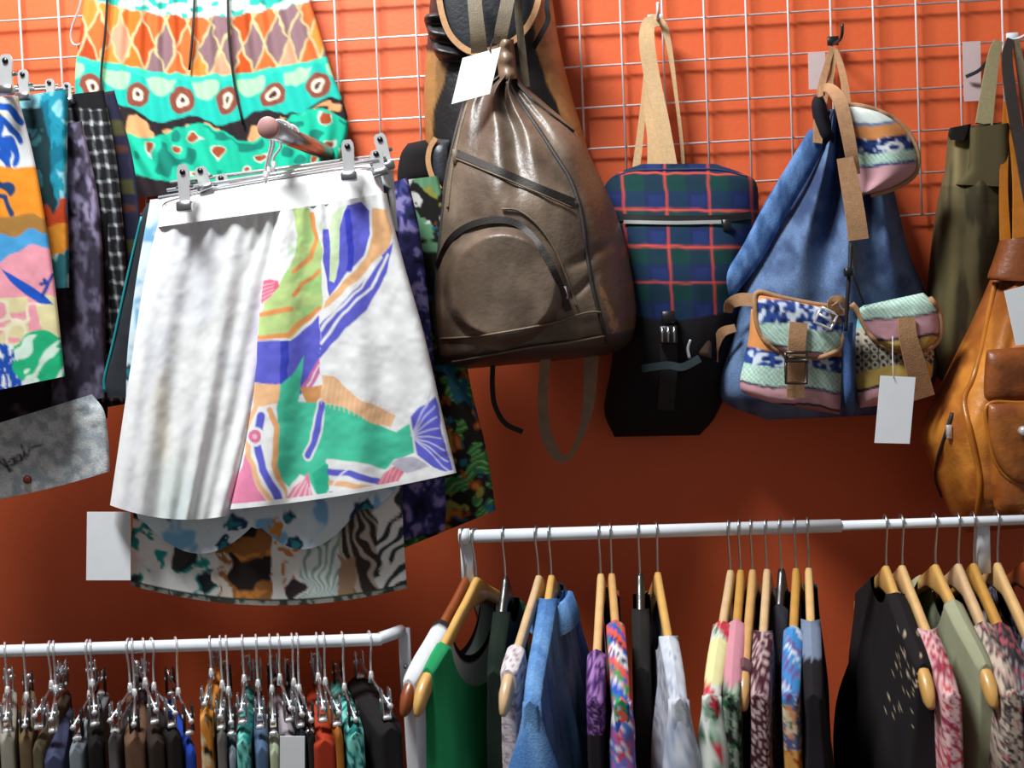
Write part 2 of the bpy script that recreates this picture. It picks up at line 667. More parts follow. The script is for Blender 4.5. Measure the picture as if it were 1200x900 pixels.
ts, s, o = shorts('surf_print_shorts', 'surf print shorts in orange, pink and green with a blue surfboard, frontmost at far left',
                  [(-150, 122, 21, 112), (-150, 200, 42, 196), (-155, 320, 62, 316), (-160, 490, 76, 441)], .30, 1.9, garment_depth(.02, .007, 4, 11), surf)


def teal(s):
    p = Paint(s.X, s.Y, hx('1f93ad'), 5, 14)
    x, y = p.X, p.Y
    n = fbm(x / 14, y / 26, 4)
    p.put(n > .56, hx('8fd0dc'))
    p.put(n < .36, hx('12708a'))
    lx = x - (y - 105) * .1
    p.put((lx < 50) & (y > 125), hx('1d3a40'))
    p.put((lx < 50) & (y > 150) & (n > .55), hx('3b6f78'))
    p.put((y > 232) & (y < 275) & (n > .42), hx('b8421f'))
    p.put((y > 262) & (y < 305) & (n > .4), hx('d58a2c'))
    p.put((y > 300), hx('2b6a70'))
    p.put((y > 300) & (n > .6), hx('a9cfc9'))
    return p.C


shorts('tie_dye_shorts', 'turquoise tie-dye shorts with red and orange patches behind the surf shorts',
       [(-10, 118, 80, 104), (0, 200, 79, 198), (10, 300, 81, 300), (15, 342, 81, 337)], .25, 2., garment_depth(.018, .008, 3, 21), teal)


def purple(s):
    n = fbm(s.X / 12, s.Y / 22, 7)
    m = fbm(s.X / 5, s.Y / 12, 9)
    c = col3(hx('3a3448'), hx('9c93b4'), sm(n, .4, .62))
    c = col3(c, hx('1e1a22') + 0 * c, sm(m, .5, .66) * .8)
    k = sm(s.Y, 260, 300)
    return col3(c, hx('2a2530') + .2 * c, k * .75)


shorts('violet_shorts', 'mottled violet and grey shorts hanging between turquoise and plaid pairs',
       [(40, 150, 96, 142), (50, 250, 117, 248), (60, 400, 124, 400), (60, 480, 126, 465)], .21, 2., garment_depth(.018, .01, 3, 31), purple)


def plaid1(s):
    sx = s.X - (s.Y - 110) * .14
    p = Paint(sx, s.Y, hx('19181b'), 1.5, 10)
    g = (np.abs((p.X - 108) % 11 - 5.5) < 1.2) | (np.abs((p.Y) % 17 - 8) < 1.3)
    p.put(g, hx('5e6064'))
    g2 = (np.abs((p.X - 108) % 11 - 5.5) < 1.6) & (np.abs((p.Y) % 17 - 8) < 2.4)
    p.put(g2, hx('c9ccd0'))
    p.put(p.Y < 128, hx('19181b'))
    return p.C


shorts('plaid_shorts', 'black shorts with fine white check, beside the violet pair',
       [(70, 112, 122, 106), (75, 200, 138, 200), (90, 330, 149, 330), (95, 480, 152, 472)], .17, 2., garment_depth(.018, .008, 3, 41), plaid1)


def plaid2(s):
    sx = s.X - (s.Y - 110) * .14
    p = Paint(sx, s.Y, hx('23243a'), 2, 12)
    p.put((p.Y % 70) < 18, hx('4b4a2c'))
    p.put((p.Y % 70 > 30) & (p.Y % 70 < 38), hx('55342c'))
    p.put((np.abs(p.X % 22 - 11) < 2.5), hx('34344e'))
    return p.C


shorts('plaid_shorts', 'navy and olive plaid shorts, closest to the wall at left',
       [(95, 112, 134, 106), (100, 200, 158, 200), (110, 330, 168, 328), (110, 480, 166, 470)], .135, 2.5, garment_depth(.015, .008, 3, 51), plaid2)


def darkflower(s):
    n = fbm(s.X / 14, s.Y / 14, 3)
    return col3(hx('211c1e') + 0 * s.X[..., None], hx('5b5468') + 0 * s.X[..., None], sm(n, .56, .72) * .7)


shorts('dark_shorts', 'near-black floral shorts hanging below the surf print shorts',
       [(-60, 260, 128, 250), (-60, 420, 128, 400), (-70, 545, 126, 490)], .19, 3., garment_depth(.012, .006, 4, 61), darkflower)


def paledenim(s):
    n = fbm(s.X / 10, s.Y / 10, 3)
    c = col3(hx('a3aeb5'), hx('d2d8da'), sm(n, .35, .65))
    p = Paint(s.X, s.Y, (0, 0, 0))
    p.C = c
    k = hx('241f2b')
    # the cursive lettering written across the leg
    p.line([(-2, 540), (6, 546), (14, 552)], 2.4, k)
    p.line([(4, 538), (9, 546), (11, 553)], 2.4, k)
    p.line([(10, 541), (16, 536), (17, 544), (12, 546)], 2.0, k)
    p.line([(19, 543), (19, 535), (24, 533), (25, 540), (20, 542)], 2.2, k)
    p.line([(26, 540), (28, 531), (30, 538)], 2.0, k)
    p.line([(25, 521), (28, 530), (33, 535), (34, 527), (50, 520)], 1.8, k)
    p.line([(-6, 584), (30, 582), (60, 576), (100, 564), (126, 551)], 1.3, hx('6f7a80'))
    return p.C


tp, s, o = shorts('denim_shorts', 'pale grey denim shorts with black cursive lettering and a rust button, at lower left',
                  [(-80, 520, 108, 462), (-80, 540, 122, 482), (-80, 568, 127, 515), (-80, 596, 129, 552, 6)], .235, 2., garment_depth(.012, .01, 4, 71), paledenim, DEN)
c = s.on([32], [562], .001)[0]
MB().tube([c, c + np.array([0, -.004, 0])], [.0075, .0055], 14).build('button', mat('rust_button', tuple(hx('7c3a22')), .4, noise=.1, bump=0), tp)


def charcoal(s):
    n = fbm(s.X / 30, s.Y / 30, 3)
    return col3(hx('24282d') + 0 * s.X[..., None], hx('33383d') + 0 * s.X[..., None], n)


tn, s, o = shorts('piped_shorts', 'charcoal sports shorts with a thin teal piped edge, left of the white pair',
                  [(172, 238, 300, 232), (164, 258, 300, 262), (150, 322, 300, 320), (133, 400, 290, 400), (121, 448, 290, 450), (125, 466, 280, 470)], .225, 3., garment_depth(.012, .006, 3, 81), charcoal)
MB().tube(np.array([P(x, y, .236) for x, y in crv([(166, 254), (150, 322), (133, 400), (122, 446), (124, 460)], 30)]), .0024, 8).build('piping', mat('teal_piping', tuple(hx('1f8f98')), .5, noise=.05, bump=0), tn)


# ---------------------------------------------------------------- stack on the tubular arm
def tropical(s):
    p = Paint(s.X, s.Y, hx('191815'), 6, 16)
    n, m, k = fbm(p.X / 20, p.Y / 22, 1), fbm(p.X / 18, p.Y / 26, 5), fbm(p.X / 16, p.Y / 16, 8)
    p.put(n > .55, hx('2f6b35'))
    p.put((n > .55) & (np.abs(np.sin((p.X + p.Y * 1.6) / 4.)) < .35), hx('7fae6a'))
    p.put(m > .66, hx('7c401c'))
    p.put(m > .72, hx('b56a26'))
    p.put(k > .68, hx('24566b'))
    p.put(k < .27, hx('8a8a3c'))
    p.put((p.Y > 200) & (p.Y < 300) & (n > .42), hx('5f8f6c'))
    p.put((p.Y > 205) & (p.Y < 260) & (k > .6), hx('c8c9c4'))
    return p.C


te, s, o = shorts('tropical_print_shorts', 'black shorts with green and orange jungle print, nearest the leather backpack',
                  [(440, 215, 513, 206), (440, 300, 532, 292), (445, 430, 548, 432), (448, 540, 570, 528), (455, 650, 581, 598)], .14, 2., garment_depth(.012, .008, 4, 91), tropical)
sw = Sheet([(478, 168, 498, 164), (470, 180, 510, 178), (466, 200, 513, 200), (466, 222, 514, 216)], .07, 2.5, bag_depth(.03))
sw.build('waistband', FAB, hx('1a1819'), te)['label'] = 'plain black waistband'


def indigo(s):
    p = Paint(s.X, s.Y, hx('2a2c5c'), 4, 10)
    n = fbm(p.X / 9, p.Y / 14, 4)
    p.put(n > .56, hx('4a4c92'))
    p.put(n > .64, hx('8d86bd'))
    p.put((np.abs(np.sin(p.Y / 5.)) < .3) & (p.Y > 350) & (p.Y < 440), hx('77719f'))
    p.put(n < .33, hx('1a1a38'))
    return p.C


shorts('indigo_print_shorts', 'indigo and lilac print shorts showing as a strip right of the white pair',
       [(420, 225, 478, 208), (430, 300, 494, 285), (440, 430, 509, 425), (440, 590, 522, 575), (440, 640, 521, 622)], .20, 2., garment_depth(.012, .006, 3, 101), indigo)


def palm(s):
    p = Paint(s.X, s.Y, hx('e8ecea'), 7, 15)
    x, y = p.X, p.Y
    n = fbm(x / 22, y / 22, 2)
    m = fbm(x / 9, y / 9, 6)
    p.put((x < 250) & (n < .46), hx('23968f'))
    p.put((x < 250) & (n < .36), hx('2c3136'))
    p.put((x < 250) & (m > .64), hx('d9e4e2'))
    p.put((x > 205) & (x < 250) & (y < 668 - (x - 205) * .6), hx('3d3a3a'))
    p.put((x > 252) & (x < 318), hx('9a6636'))
    p.put((x > 252) & (x < 318) & (m > .55), hx('c98540'))
    p.put((x > 270) & (x < 320) & (y < 690) & (n > .5), hx('2a2422'))
    p.put((x > 252) & (x < 270) & (m > .45), hx('d8cfc2'))
    p.put((x > 318) & (x < 355), hx('ebebe6'))
    p.put((x > 318) & (x < 355) & (m > .6), hx('d38a4a'))
    p.put((((x - 346) / 9) ** 2 + ((y - 688) / 12) ** 2 < 1), hx('3a3033'))
    a = np.arctan2(y - 708, x - 372)
    p.put((x > 355) & (x < 402), hx('dfe9e5'))
    p.put((x > 355) & (x < 402) & (np.sin(a * 34) > .3), hx('86a79f'))
    p.put((x > 402) & (x < 441), hx('3b332e'))
    a = np.arctan2(y - 560, x - 410)
    p.put((x > 398) & (x < 441) & (np.sin(a * 40 + y / 16.) > .45), hx('b9aea0'))
    p.put((x > 395) & (x < 418) & (y > 650), hx('a5856a'))
    p.put((x > 441), hx('eceeec'))
    l = np.sin((x * 1.1 + 16 * np.sin(y / 26.) + y * .65) / 3.6)
    p.put((x > 441) & (l > .25) & (vn(x / 10, y / 18, 3) > .32), hx('333c40'))
    q = s.V
    p.put((q > .986), hx('3a3f3a'))
    p.put((q > .99) & (m > .5), hx('8f948a'))
    return p.C


tpalm, spalm, o = shorts('palm_print_shorts', 'teal, brown and white palm leaf shorts hanging lowest behind the white pair',
                         [(182, 238, 461, 199), (165, 400, 473, 385), (157, 590, 472, 590, 8), (153, 640, 474, 645, 14), (153, 686, 477, 689, 22)], .278, 1.8, garment_depth(.008, .004, 5, 111), palm)
quadtag('price_tag', [(102, 600), (153, 600), (153, 680), (101, 680)], .30, tpalm, label='blank white card hanging left of the shorts')


def skyblue(s):
    p = Paint(s.X, s.Y, hx('d2e8f3'), 6, 18)
    n = fbm(p.X / 22, p.Y / 30, 5)
    p.put(sm(n, .5, .62), hx('7fb8de'))
    p.put(sm(n, .52, .4) * .5, hx('e3eef2'))
    for (cx, cy, r) in ((200, 596, 11), (262, 640, 13), (275, 612, 9), (345, 640, 11), (425, 600, 13), (150, 440, 9), (152, 480, 7), (340, 610, 9)):
        g = np.hypot(p.X - cx, p.Y - cy) + 8 * (vn(p.X / 4, p.Y / 4, 6) - .5)
        p.put(g < r, hx('26405f'))
        p.put(g < r * .55, hx('2f7f8a'))
    g = np.hypot(p.X - 322, p.Y - 622) + 8 * (vn(p.X / 4, p.Y / 4, 6) - .5)
    p.put(g < 8, hx('c98a3c'))
    return p.C


tsk, s, o = shorts('sky_blue_shorts', 'pale sky blue floral shorts showing just below the white fish print pair',
                   [(176, 234, 446, 202), (158, 340, 468, 320), (148, 440, 490, 430), (152, 560, 470, 550), (162, 600, 440, 588)], .295, 2., garment_depth(.006, .004, 6, 121), skyblue,
                   hem=lambda u: 44 * np.sin(np.clip((u - .02) / .50, 0, 1) * math.pi) ** .8 + 44 * np.sin(np.clip((u - .48) / .44, 0, 1) * math.pi) ** .8 + 8)

# ---------------------------------------------------------------- white fish print shorts
BLU, PEA, TEA, PNK, LIM, WHT = hx('6668d6'), hx('f6c292'), hx('50d2ac'), hx('ea7fa6'), hx('c4e092'), hx('f6f8f9')


def fish(s):
    p = Paint(s.X, s.Y, WHT, 1.6, 14)
    y, x = p.Y, p.X
    p.poly([(342, 244), (362, 242), (370, 262), (377, 290), (378, 360), (352, 385), (340, 397), (302, 397), (303, 372), (312, 350), (325, 335), (335, 320), (345, 300), (350, 275)], LIM)
    p.put(sm(vn(x / 18, y / 14, 4), .55, .8) * .5 * p.inside([(342, 244), (378, 244), (378, 360), (340, 397), (302, 397), (303, 372), (335, 320)]), hx('8fd07c'))
    for l, w_ in (([(366, 250), (371, 278), (364, 302), (344, 320)], 5), ([(374, 318), (356, 332), (344, 346)], 5), ([(342, 362), (322, 364), (304, 368)], 6), ([(374, 362), (345, 385), (338, 393), (300, 396)], 6)):
        p.line(l, w_, hx('f0a060'))
    p.poly([(307, 330), (316, 326), (326, 328), (328, 335), (318, 347), (307, 357)], hx('ee6f92'))
    for k in range(5):
        p.line([(308, 335 + 5 * k), (322, 330 + 4 * k)], 1.2, hx('f6c6cf'))
    p.poly([(379, 268), (386, 268), (387, 328), (392, 330), (398, 270), (406, 240), (424, 236), (434, 248), (434, 275), (426, 300), (408, 320), (385, 348), (384, 330), (378, 300)], BLU)
    p.line([(408, 248), (412, 290), (410, 316)], 7, hx('3c44c4'))
    p.poly([(388, 252), (396, 244), (404, 239), (399, 268), (396, 308), (393, 327), (386, 329), (386, 290)], hx('d7ecc4'))
    p.poly([(437, 244), (453, 247), (460, 272), (457, 288), (440, 305), (428, 320), (386, 358), (378, 364), (381, 352), (410, 324), (429, 302), (437, 275)], hx('f6c08c'))
    p.poly([(461, 284), (453, 320), (430, 365), (405, 385), (384, 410), (376, 420), (375, 382), (400, 355), (430, 325), (446, 300)], BLU)
    p.line([(446, 302), (424, 336), (392, 366), (376, 388)], 3.2, WHT)
    p.line([(454, 299), (436, 338), (402, 366), (377, 402)], 3.2, WHT)
    p.poly([(299, 400), (340, 399), (374, 370), (376, 420), (372, 440), (352, 462), (340, 452), (299, 449)], BLU)
    p.poly([(328, 400), (338, 399), (338, 450), (328, 450)], hx('3f48c2'))
    p.poly([(376, 418), (376, 438), (362, 457), (352, 456)], hx('d977b0'))
    p.line([(375, 428), (360, 452)], 1.6, WHT)
    p.poly([(296, 450), (328, 450), (328, 473), (296, 476)], PEA)
    p.poly([(328, 452), (343, 440), (357, 416), (354, 440), (350, 470), (380, 472), (386, 576), (373, 582), (362, 560), (350, 555), (338, 572), (325, 560), (325, 478)], TEA)
    p.poly([(352, 454), (378, 452), (378, 472), (360, 472)], hx('d89a62'))
    p.poly([(366, 555), (384, 540), (386, 576), (373, 582)], hx('34bd98'))
    p.line([(377, 474), (372, 505), (361, 534)], 12, WHT)
    p.line([(377, 474), (372, 505), (361, 534)], 7.5, BLU)
    p.poly([(380, 474), (400, 475), (440, 496), (465, 506), (482, 496), (485, 530), (462, 540), (450, 550), (420, 542), (382, 538)], TEA)
    p.poly([(378, 440), (392, 442), (425, 470), (464, 488), (459, 500), (440, 497), (400, 477), (378, 472)], PEA)
    for k in range(16):
        p.line([(380 + k * 5.4, 440 + k * 2.9), (376 + k * 5.4, 474 + k * 1.9)], 1.0, hx('f6d9b8'))
    p.poly([(480, 490), (490, 480), (500, 472), (511, 465), (517, 500), (531, 555), (505, 547), (487, 532), (484, 510)], BLU)
    for k in range(8):
        p.line([(482, 510), (505 + k * 3.3, 462 + k * 13.2)], 1.5, hx('d5d6f0'))
    p.line([(479, 488), (484, 512), (487, 534)], 2, WHT)
    p.line([(384, 541), (420, 545), (452, 553)], 6, WHT)
    p.line([(386, 553), (410, 555), (441, 564)], 8, BLU)
    p.line([(388, 566), (412, 570), (444, 574)], 7, PEA)
    p.poly([(437, 574), (450, 553), (470, 544), (474, 553), (462, 572)], hx('ec8097'))
    for k in range(4):
        p.line([(442 + k * 7, 572 - k * 2), (452 + k * 6, 552 - k * 2)], 1.2, hx('f7c9cf'))
    p.poly([(457, 545), (470, 536), (484, 535), (502, 547), (476, 556)], hx('c9c6d8'))
    # the head
    p.poly([(289, 530), (300, 568), (318, 594), (268, 596), (278, 560)], hx('f08fb4'))
    p.line([(300, 474), (290, 500), (292, 535), (304, 568), (324, 594)], 6, PEA)
    p.line([(316, 480), (324, 500), (322, 545), (334, 584)], 7, hx('f1b27c'))
    p.line([(308, 486), (304, 520), (310, 550), (330, 588)], 14, WHT)
    p.line([(306, 486), (302, 520), (308, 550), (329, 588)], 9, BLU)
    p.disc(299, 512, 10.5, 11, WHT)
    p.disc(299, 512, 7.5, 7.5, hx('e57ba4'))
    p.disc(299, 512, 3, 3, hx('f5c4d6'))
    p.poly([(362, 553), (368, 592), (330, 594), (342, 574)], hx('ef86a8'))
    for k in range(4):
        p.line([(336 + k * 9, 592), (356 + k * 2.5, 560 + k * 4)], 2, hx('f8dbe2'))
    p.poly([(363, 596), (386, 576), (392, 578), (412, 590), (390, 596)], BLU)
    p.line([(412, 545), (396, 560), (384, 578)], 2, WHT)
    p.put(s.V > .985, WHT)
    return p.C


def whiteleg(s):
    n = fbm(s.X / 30, s.Y / 60, 4)
    p = Paint(s.X, s.Y, WHT)
    p.put(sm(n, .5, .7) * .5, hx('dfe3ee'))
    p.put(sm(s.Y, 520, 570) * sm(np.abs(s.X - 210), 40, 5) * .25, hx('9fd0c4'))
    p.put(sm(np.abs(s.X - 305), 22, 4) * sm(s.Y, 330, 400) * .5, hx('c3b4e0'))
    p.put(sm(np.abs(s.X - 190), 16, 2) * sm(s.Y, 420, 460) * sm(s.Y, 560, 520) * .35, hx('ecdcae'))
    return p.C


def legfold(seed, fr, amp=.013):
    def fn(U, V, X, Y):
        q = U * fr + .5 * V * (vn(U * 2, V, seed) - .5)
        fold = np.sin(q * 2 * math.pi) * (.35 + .65 * vn(q, V, seed + 2)) + .45 * np.sin(q * 4.7 * math.pi + 1) * vn(q + 3, V * 2, seed)
        small = np.sin(U * fr * 3.1 * 2 * math.pi + 2 + 3 * vn(U * 5, V, seed)) * sm(V, .22, .0) * (.3 + vn(U * 7, V, seed + 5))
        return .02 * roll(U) + amp * (fold * (.35 + .65 * V) + .28 * small) * roll(U, 6) + amp + .003 * (fbm(U * 8, V * 12, seed) - .5)
    return fn


tw = thing('fish_print_shorts', P(330, 600, .30), 'white wide-leg shorts with a colourful fish print, in front of the stack', 'shorts', G)
sl = Sheet([(187, 256, 352, 246), (178, 290, 348, 285), (167, 340, 335, 335), (153, 430, 312, 430), (141, 510, 293, 512), (129, 592, 268, 604, 10)], .300, 2., legfold(3, 2.3, .0125))
sl.build('trouser_leg', FAB, aa(whiteleg, sl), tw)['label'] = 'plain white pleated leg'
sr = Sheet([(322, 248, 453, 226), (318, 280, 461, 262), (308, 330, 476, 318), (300, 400, 497, 392), (290, 500, 520, 492), (269, 597, 535, 554, 5)], .316, 1.5, legfold(8, 2.2, .008))
sr.build('trouser_leg', FAB, aa(fish, sr), tw)['label'] = 'white leg printed with a teal, blue and pink fish'
swb = Sheet([(190, 234, 437, 192, -3), (189, 240, 439, 198, -3), (187, 254, 445, 214, -2), (185, 266, 452, 230, 0)], .312, 2., lambda U, V, X, Y: .022 * roll(U) * (.4 + .6 * sm(V, 0, .3)) + .008 * V + .0012 * np.sin(U * 60 + 6 * vn(U * 9, V, 3)) * V)
swb.build('waistband', FAB, WHT, tw)

# ---------------------------------------------------------------- arm and clip hangers of the stack
arm = thing('hanging_arm', P(392, 186, 0.), 'thick round metal arm with a pale pink end cap above the white shorts', 'display arm')
a0, a1 = P(388, 181, .002), P(315, 150, .375)
MB().tube([a0, a0 * .7 + a1 * .3, a1], [.0145, .0145, .0145], 20).build('tube', STEEL, arm)
dv = (a1 - a0) / np.linalg.norm(a1 - a0)
MB().tube([a1, a1 + dv * .004, a1 + dv * .006], [.0165, .0165, .014], 20).build('end_cap', PINKCAP, arm)
MB().box(a0, .05, .006, .05).build('back_plate', STEEL, arm)


def clip_big(parent, top, bot, d, wpx=15):
    """a spring clip given by the pixels of its two ends"""
    a, b = P(*top, d), P(*bot, d + .004)
    ax = (b - a) / np.linalg.norm(b - a)
    L = np.linalg.norm(b - a)
    w_ = S(wpx, d)
    sd = np.cross(ax, [0, 1, 0])
    sd /= np.linalg.norm(sd)
    nr = np.cross(sd, ax)
    R3 = [sd, nr, ax]
    m = (a + b) / 2
    pts = [a + ax * L * k for k in (0, .06, .18, .5, .74, .8)]
    o = MB().ribbon(pts, [w_ * .55, w_ * .85, w_, w_ * .92, w_ * .92, w_ * .9], .0035).build('clip', CHR, parent)
    MB().box(a + ax * L * .88 - np.array([0, .003, 0]), w_ * 1.25, .012, L * .22, R3, .3).build('jaw', STEEL, o)
    c = a + ax * L * .16
    MB().tube([c + np.array([0, -.004, 0]), c + np.array([0, .002, 0])], w_ * .22, 10).build('rivet', BLKP, o)
    MB().tube([c + sd * w_ * .7 + np.array([0, .004, 0]) + ax * L * .3, c - sd * w_ * .7 + np.array([0, .004, 0]) + ax * L * .3], w_ * .16, 8).build('spring', STEEL, o)


def clip_hanger_big(label, l, r, d, hookx, clips):
    t = thing('clip_hanger', P((l[0] + r[0]) / 2, (l[1] + r[1]) / 2, d), label, 'hanger', 'clip hangers on the metal arm')
    A, B = P(*l, d), P(*r, d)
    MB().tube([A, B], .0028, 8).build('bar', CHR, t)
    A2, B2 = A + np.array([.01, 0, -.012]), B + np.array([-.01, 0, -.012])
    MB().tube([A2, B2], .0016, 8).build('lower_bar', CHR, t)
    k = (hookx - l[0]) / (r[0] - l[0])
    c = A + (B - A) * k
    f = (-c[1] + a0[1]) / (a0[1] - a1[1])
    q = a0 + (a1 - a0) * f
    q[1] = c[1]
    R = .0185
    pts = [c, c + np.array([0, 0, .018]), np.array([q[0] - R * .75, c[1], q[2] - R * .9])]
    for a in np.linspace(200, 10, 14):
        pts.append(q + R * np.array([math.cos(math.radians(a)), 0, math.sin(math.radians(a))]))
    MB().tube(pts, .0021, 8, smooth=40).build('hook', CHR, t)
    MB().tube([c + np.array([0, 0, -.012]), c + np.array([0, 0, .012])], .0042, 10).build('collar', CHR, t)
    for tp, bt in clips:
        clip_big(t, tp, bt, d + (.030 if d > .32 else .012))
    return t


clip_hanger_big('chrome clip hanger gripping the white fish print shorts', (186, 232), (444, 187), .325, 313, [((214, 193), (218, 249)), ((407, 164), (410, 213))])
clip_hanger_big('chrome clip hanger gripping the sky blue shorts', (196, 223), (452, 184), .310, 316, [((234, 196), (243, 224)), ((440, 176), (447, 206))])
clip_hanger_big('chrome clip hanger gripping the palm leaf shorts', (200, 214), (456, 181), .275, 322, [((258, 205), (268, 232)), ((444, 157), (455, 200))])

# clip hangers of the far left stack
arm2 = thing('hanging_arm', P(-18, 96, 0.), 'thin round metal arm at the far left edge holding the surf shorts', 'display arm')
b0, b1 = P(-4, 112, .002), P(-52, 74, .36)
MB().tube([b0, b1], .008, 14).build('tube', STEEL, arm2)
MB().tube([b1, b1 + (b1 - b0) * .015], .0105, 14).build('end_cap', STEEL, arm2)


def left_hanger(label, y, xr, d, clip, wpx=13):
    f = d / .36
    q = b0 + (b1 - b0) * f
    c = P(xr, y, d)
    t = thing('clip_hanger', c, label, 'hanger', 'clip hangers at the far left')
    A = np.array([q[0] - .16, -d, c[2] + .004])
    MB().tube([A, c], .0025, 8).build('bar', CHR, t)
    R = .0125
    m = np.array([q[0], -d, c[2] + .002])
    pts = [m, m + np.array([0, 0, .006])] + [q + R * np.array([math.cos(math.radians(a)), 0, math.sin(math.radians(a))]) for a in np.linspace(240, 20, 14)]
    for p_ in pts:
        p_[1] = -d
    MB().tube(pts, .0019, 8, smooth=30).build('hook', CHR, t)
    clip_big(t, *clip, d + .018, wpx)


left_hanger('chrome clip hanger gripping the surf print shorts', 108, 14, .325, ((7, 64), (8, 112)), 16)
left_hanger('chrome clip hanger gripping the turquoise tie-dye shorts', 104, 40, .272, ((27, 82), (29, 118)))
left_hanger('chrome clip hanger gripping the violet shorts', 100, 68, .225, ((58, 93), (61, 120)), 11)
left_hanger('chrome clip hanger gripping the checked shorts', 103, 86, .19, ((78, 97), (82, 122)), 9)

# ================================================================ bags
GB = 'bags on the grid wall'


def rib(parent, name, m, pts, d, wpx, smooth=24, thick=.003, label=None, face=(0, 1., 0)):
    """a strap: pixel points, distances d (one or one each), width in pixels"""
    pts = np.array(pts, float)
    d = np.broadcast_to(np.asarray(d, float), (len(pts),))
    wpx = np.broadcast_to(np.asarray(wpx, float), (len(pts),))
    q = P(pts[:, 0], pts[:, 1], d)
    o = MB().ribbon(q, S(wpx, d), thick, smooth, face).build(name, m, parent)
    if label:
        o['label'] = label
    return o


def srib(parent, name, m, s, pts, wpx, n=24, lift=.002, thick=.003, label=None):
    q = s.path(pts, n, lift)
    o = MB().ribbon(q, S(wpx, s.D.max()), thick).build(name, m, parent)
    if label:
        o['label'] = label
    return o


def stube(parent, name, m, s, pts, r, n=30, lift=.001, label=None):
    o = MB().tube(s.path(pts, n, lift), r, 8).build(name, m, parent)
    if label:
        o['label'] = label
    return o


# ---------------------------------------------------------------- black and tan backpack, behind
t = thing('backpack', P(600, 235, .02), 'black and tan suede backpack hung behind the brown leather one', 'backpack', GB)


def bt(s):
    p = Paint(s.X, s.Y, hx('1b191a'), 2, 20)
    p.poly([(622, -60), (700, -60), (720, 240), (690, 240), (676, 195), (662, 150), (642, 95), (626, 55)], hx('b27a45'))
    p.put(p.inside([(622, -60), (700, -60), (720, 240), (690, 240), (662, 150), (642, 95), (626, 55)]) & (fbm(p.X / 16, p.Y / 20, 3) > .55), hx('c28a52'))
    p.poly([(480, 62), (530, 62), (522, 90), (508, 130), (506, 170), (480, 175)], hx('9a7142'))
    p.put(p.inside([(512, 62), (530, 62), (522, 90), (510, 120)]), hx('7c5a36'))
    return p.C


sb = Sheet([(512, -60, 640, -60), (505, -10, 646, -10), (500, 60, 656, 55), (497, 110, 669, 108), (499, 160, 686, 165), (507, 212, 695, 200), (516, 240, 690, 232)], .02, 2.5,
           lambda U, V, X, Y: .085 * np.clip(1 - np.abs(2 * U - 1) ** 2.6, 0, 1) ** .5 * np.clip(1 - np.abs(2 * V - 1) ** 6, 0, 1) ** .5 + .006 * (fbm(U * 6, V * 5, 3) - .5))
sb.build('body', LEA, aa(bt, sb), t)
# hooded flap with tan binding
flp = [(513, -45, 642, -60), (515, 0, 636, -20), (523, 32, 628, 15), (535, 52, 614, 38), (552, 63, 594, 54)]
sf = Sheet(flp, .115, 2.5, lambda U, V, X, Y: .02 * roll(U, 3) * (1 - .5 * V))
fo = sf.build('flap', LEA, hx('23262b'), t)
edge = [(513, -45), (515, 0), (523, 32), (535, 50), (552, 61), (572, 60), (594, 53), (613, 38), (627, 14), (635, -20), (641, -55)]
MB().ribbon(np.array([P(x, y, .124) for x, y in crv(edge, 50)]), S(7, .12), .006).build('binding', TAN, fo)
# crumpled black collar at the left
sc = Sheet([(500, 16, 516, 14), (497, 24, 524, 22), (504, 45, 540, 52), (509, 62, 548, 68), (516, 72, 548, 76)], .09, 2., lambda U, V, X, Y: .02 * roll(U, 3) + .008 * np.sin(V * 18))
sc.build('collar', LEA, hx('1a191c'), t)
rib(t, 'strap', BLK, [(643, -20), (641, 8), (642, 24), (632, 44), (625, 56)], [.12, .12, .115, .11, .1], 6)
rib(t, 'strap', BLK, [(664, 150), (680, 170), (690, 190), (694, 198)], [.08, .07, .06, .05], 6)
sp = Sheet([(508, 162, 528, 164), (503, 175, 529, 176), (503, 192, 529, 192), (507, 210, 528, 212), (514, 222, 527, 222)], .10, 2., bag_depth(.03))
po = sp.build('side_pocket', LEA, hx('2a2d35'), t)
MB().ribbon(np.array([P(x, y, .125) for x, y in crv([(511, 162), (504, 174), (502, 190), (507, 208), (516, 222)], 24)]), S(6, .11), .006).build('binding', TAN, po)

# ---------------------------------------------------------------- brown leather backpack
t = thing('backpack', P(620, 432, .12), 'large brown leather backpack with an arched front pocket and white tag', 'backpack', GB)


def arch_mask(X, Y):
    q = Paint(X, Y, (0, 0, 0))
    return q.inside([(510, 400), (509, 330), (513, 305), (527, 281), (549, 265), (578, 257), (603, 260), (623, 276), (640, 299), (654, 327), (668, 368), (600, 390)])


def lb_depth(U, V, X, Y):
    d = .155 * np.clip(1 - np.abs(2 * U - 1) ** 2.4, 0, 1) ** .5 * (.35 + .65 * sm(V, 0, .5)) * np.clip(1 - np.clip((V - .82) / .18, 0, 1) ** 2.4, 0, 1) ** .5
    g = sm(V, .62, .04)
    d = d + g * .012 * np.sin(U * 22 + 2 * vn(U * 3, V * 3, 3)) * roll(U, 3)
    d = d + .014 * (fbm(U * 4, V * 4, 7) - .5) * roll(U, 4)
    c = np.clip(1 - ((X - 590) / 74) ** 2 - ((Y - 335) / 72) ** 2, 0, 1)
    d = d + .028 * sm(c, 0, .35)
    crease = .007 * np.exp(-((Y - (300 - (X - 690) * .5)) / 7) ** 2) * np.exp(-((X - 690) / 22) ** 2)
    crease = crease + .006 * np.exp(-((Y - (330 - (X - 690) * .9)) / 6) ** 2) * np.exp(-((X - 680) / 16) ** 2)
    return d - crease


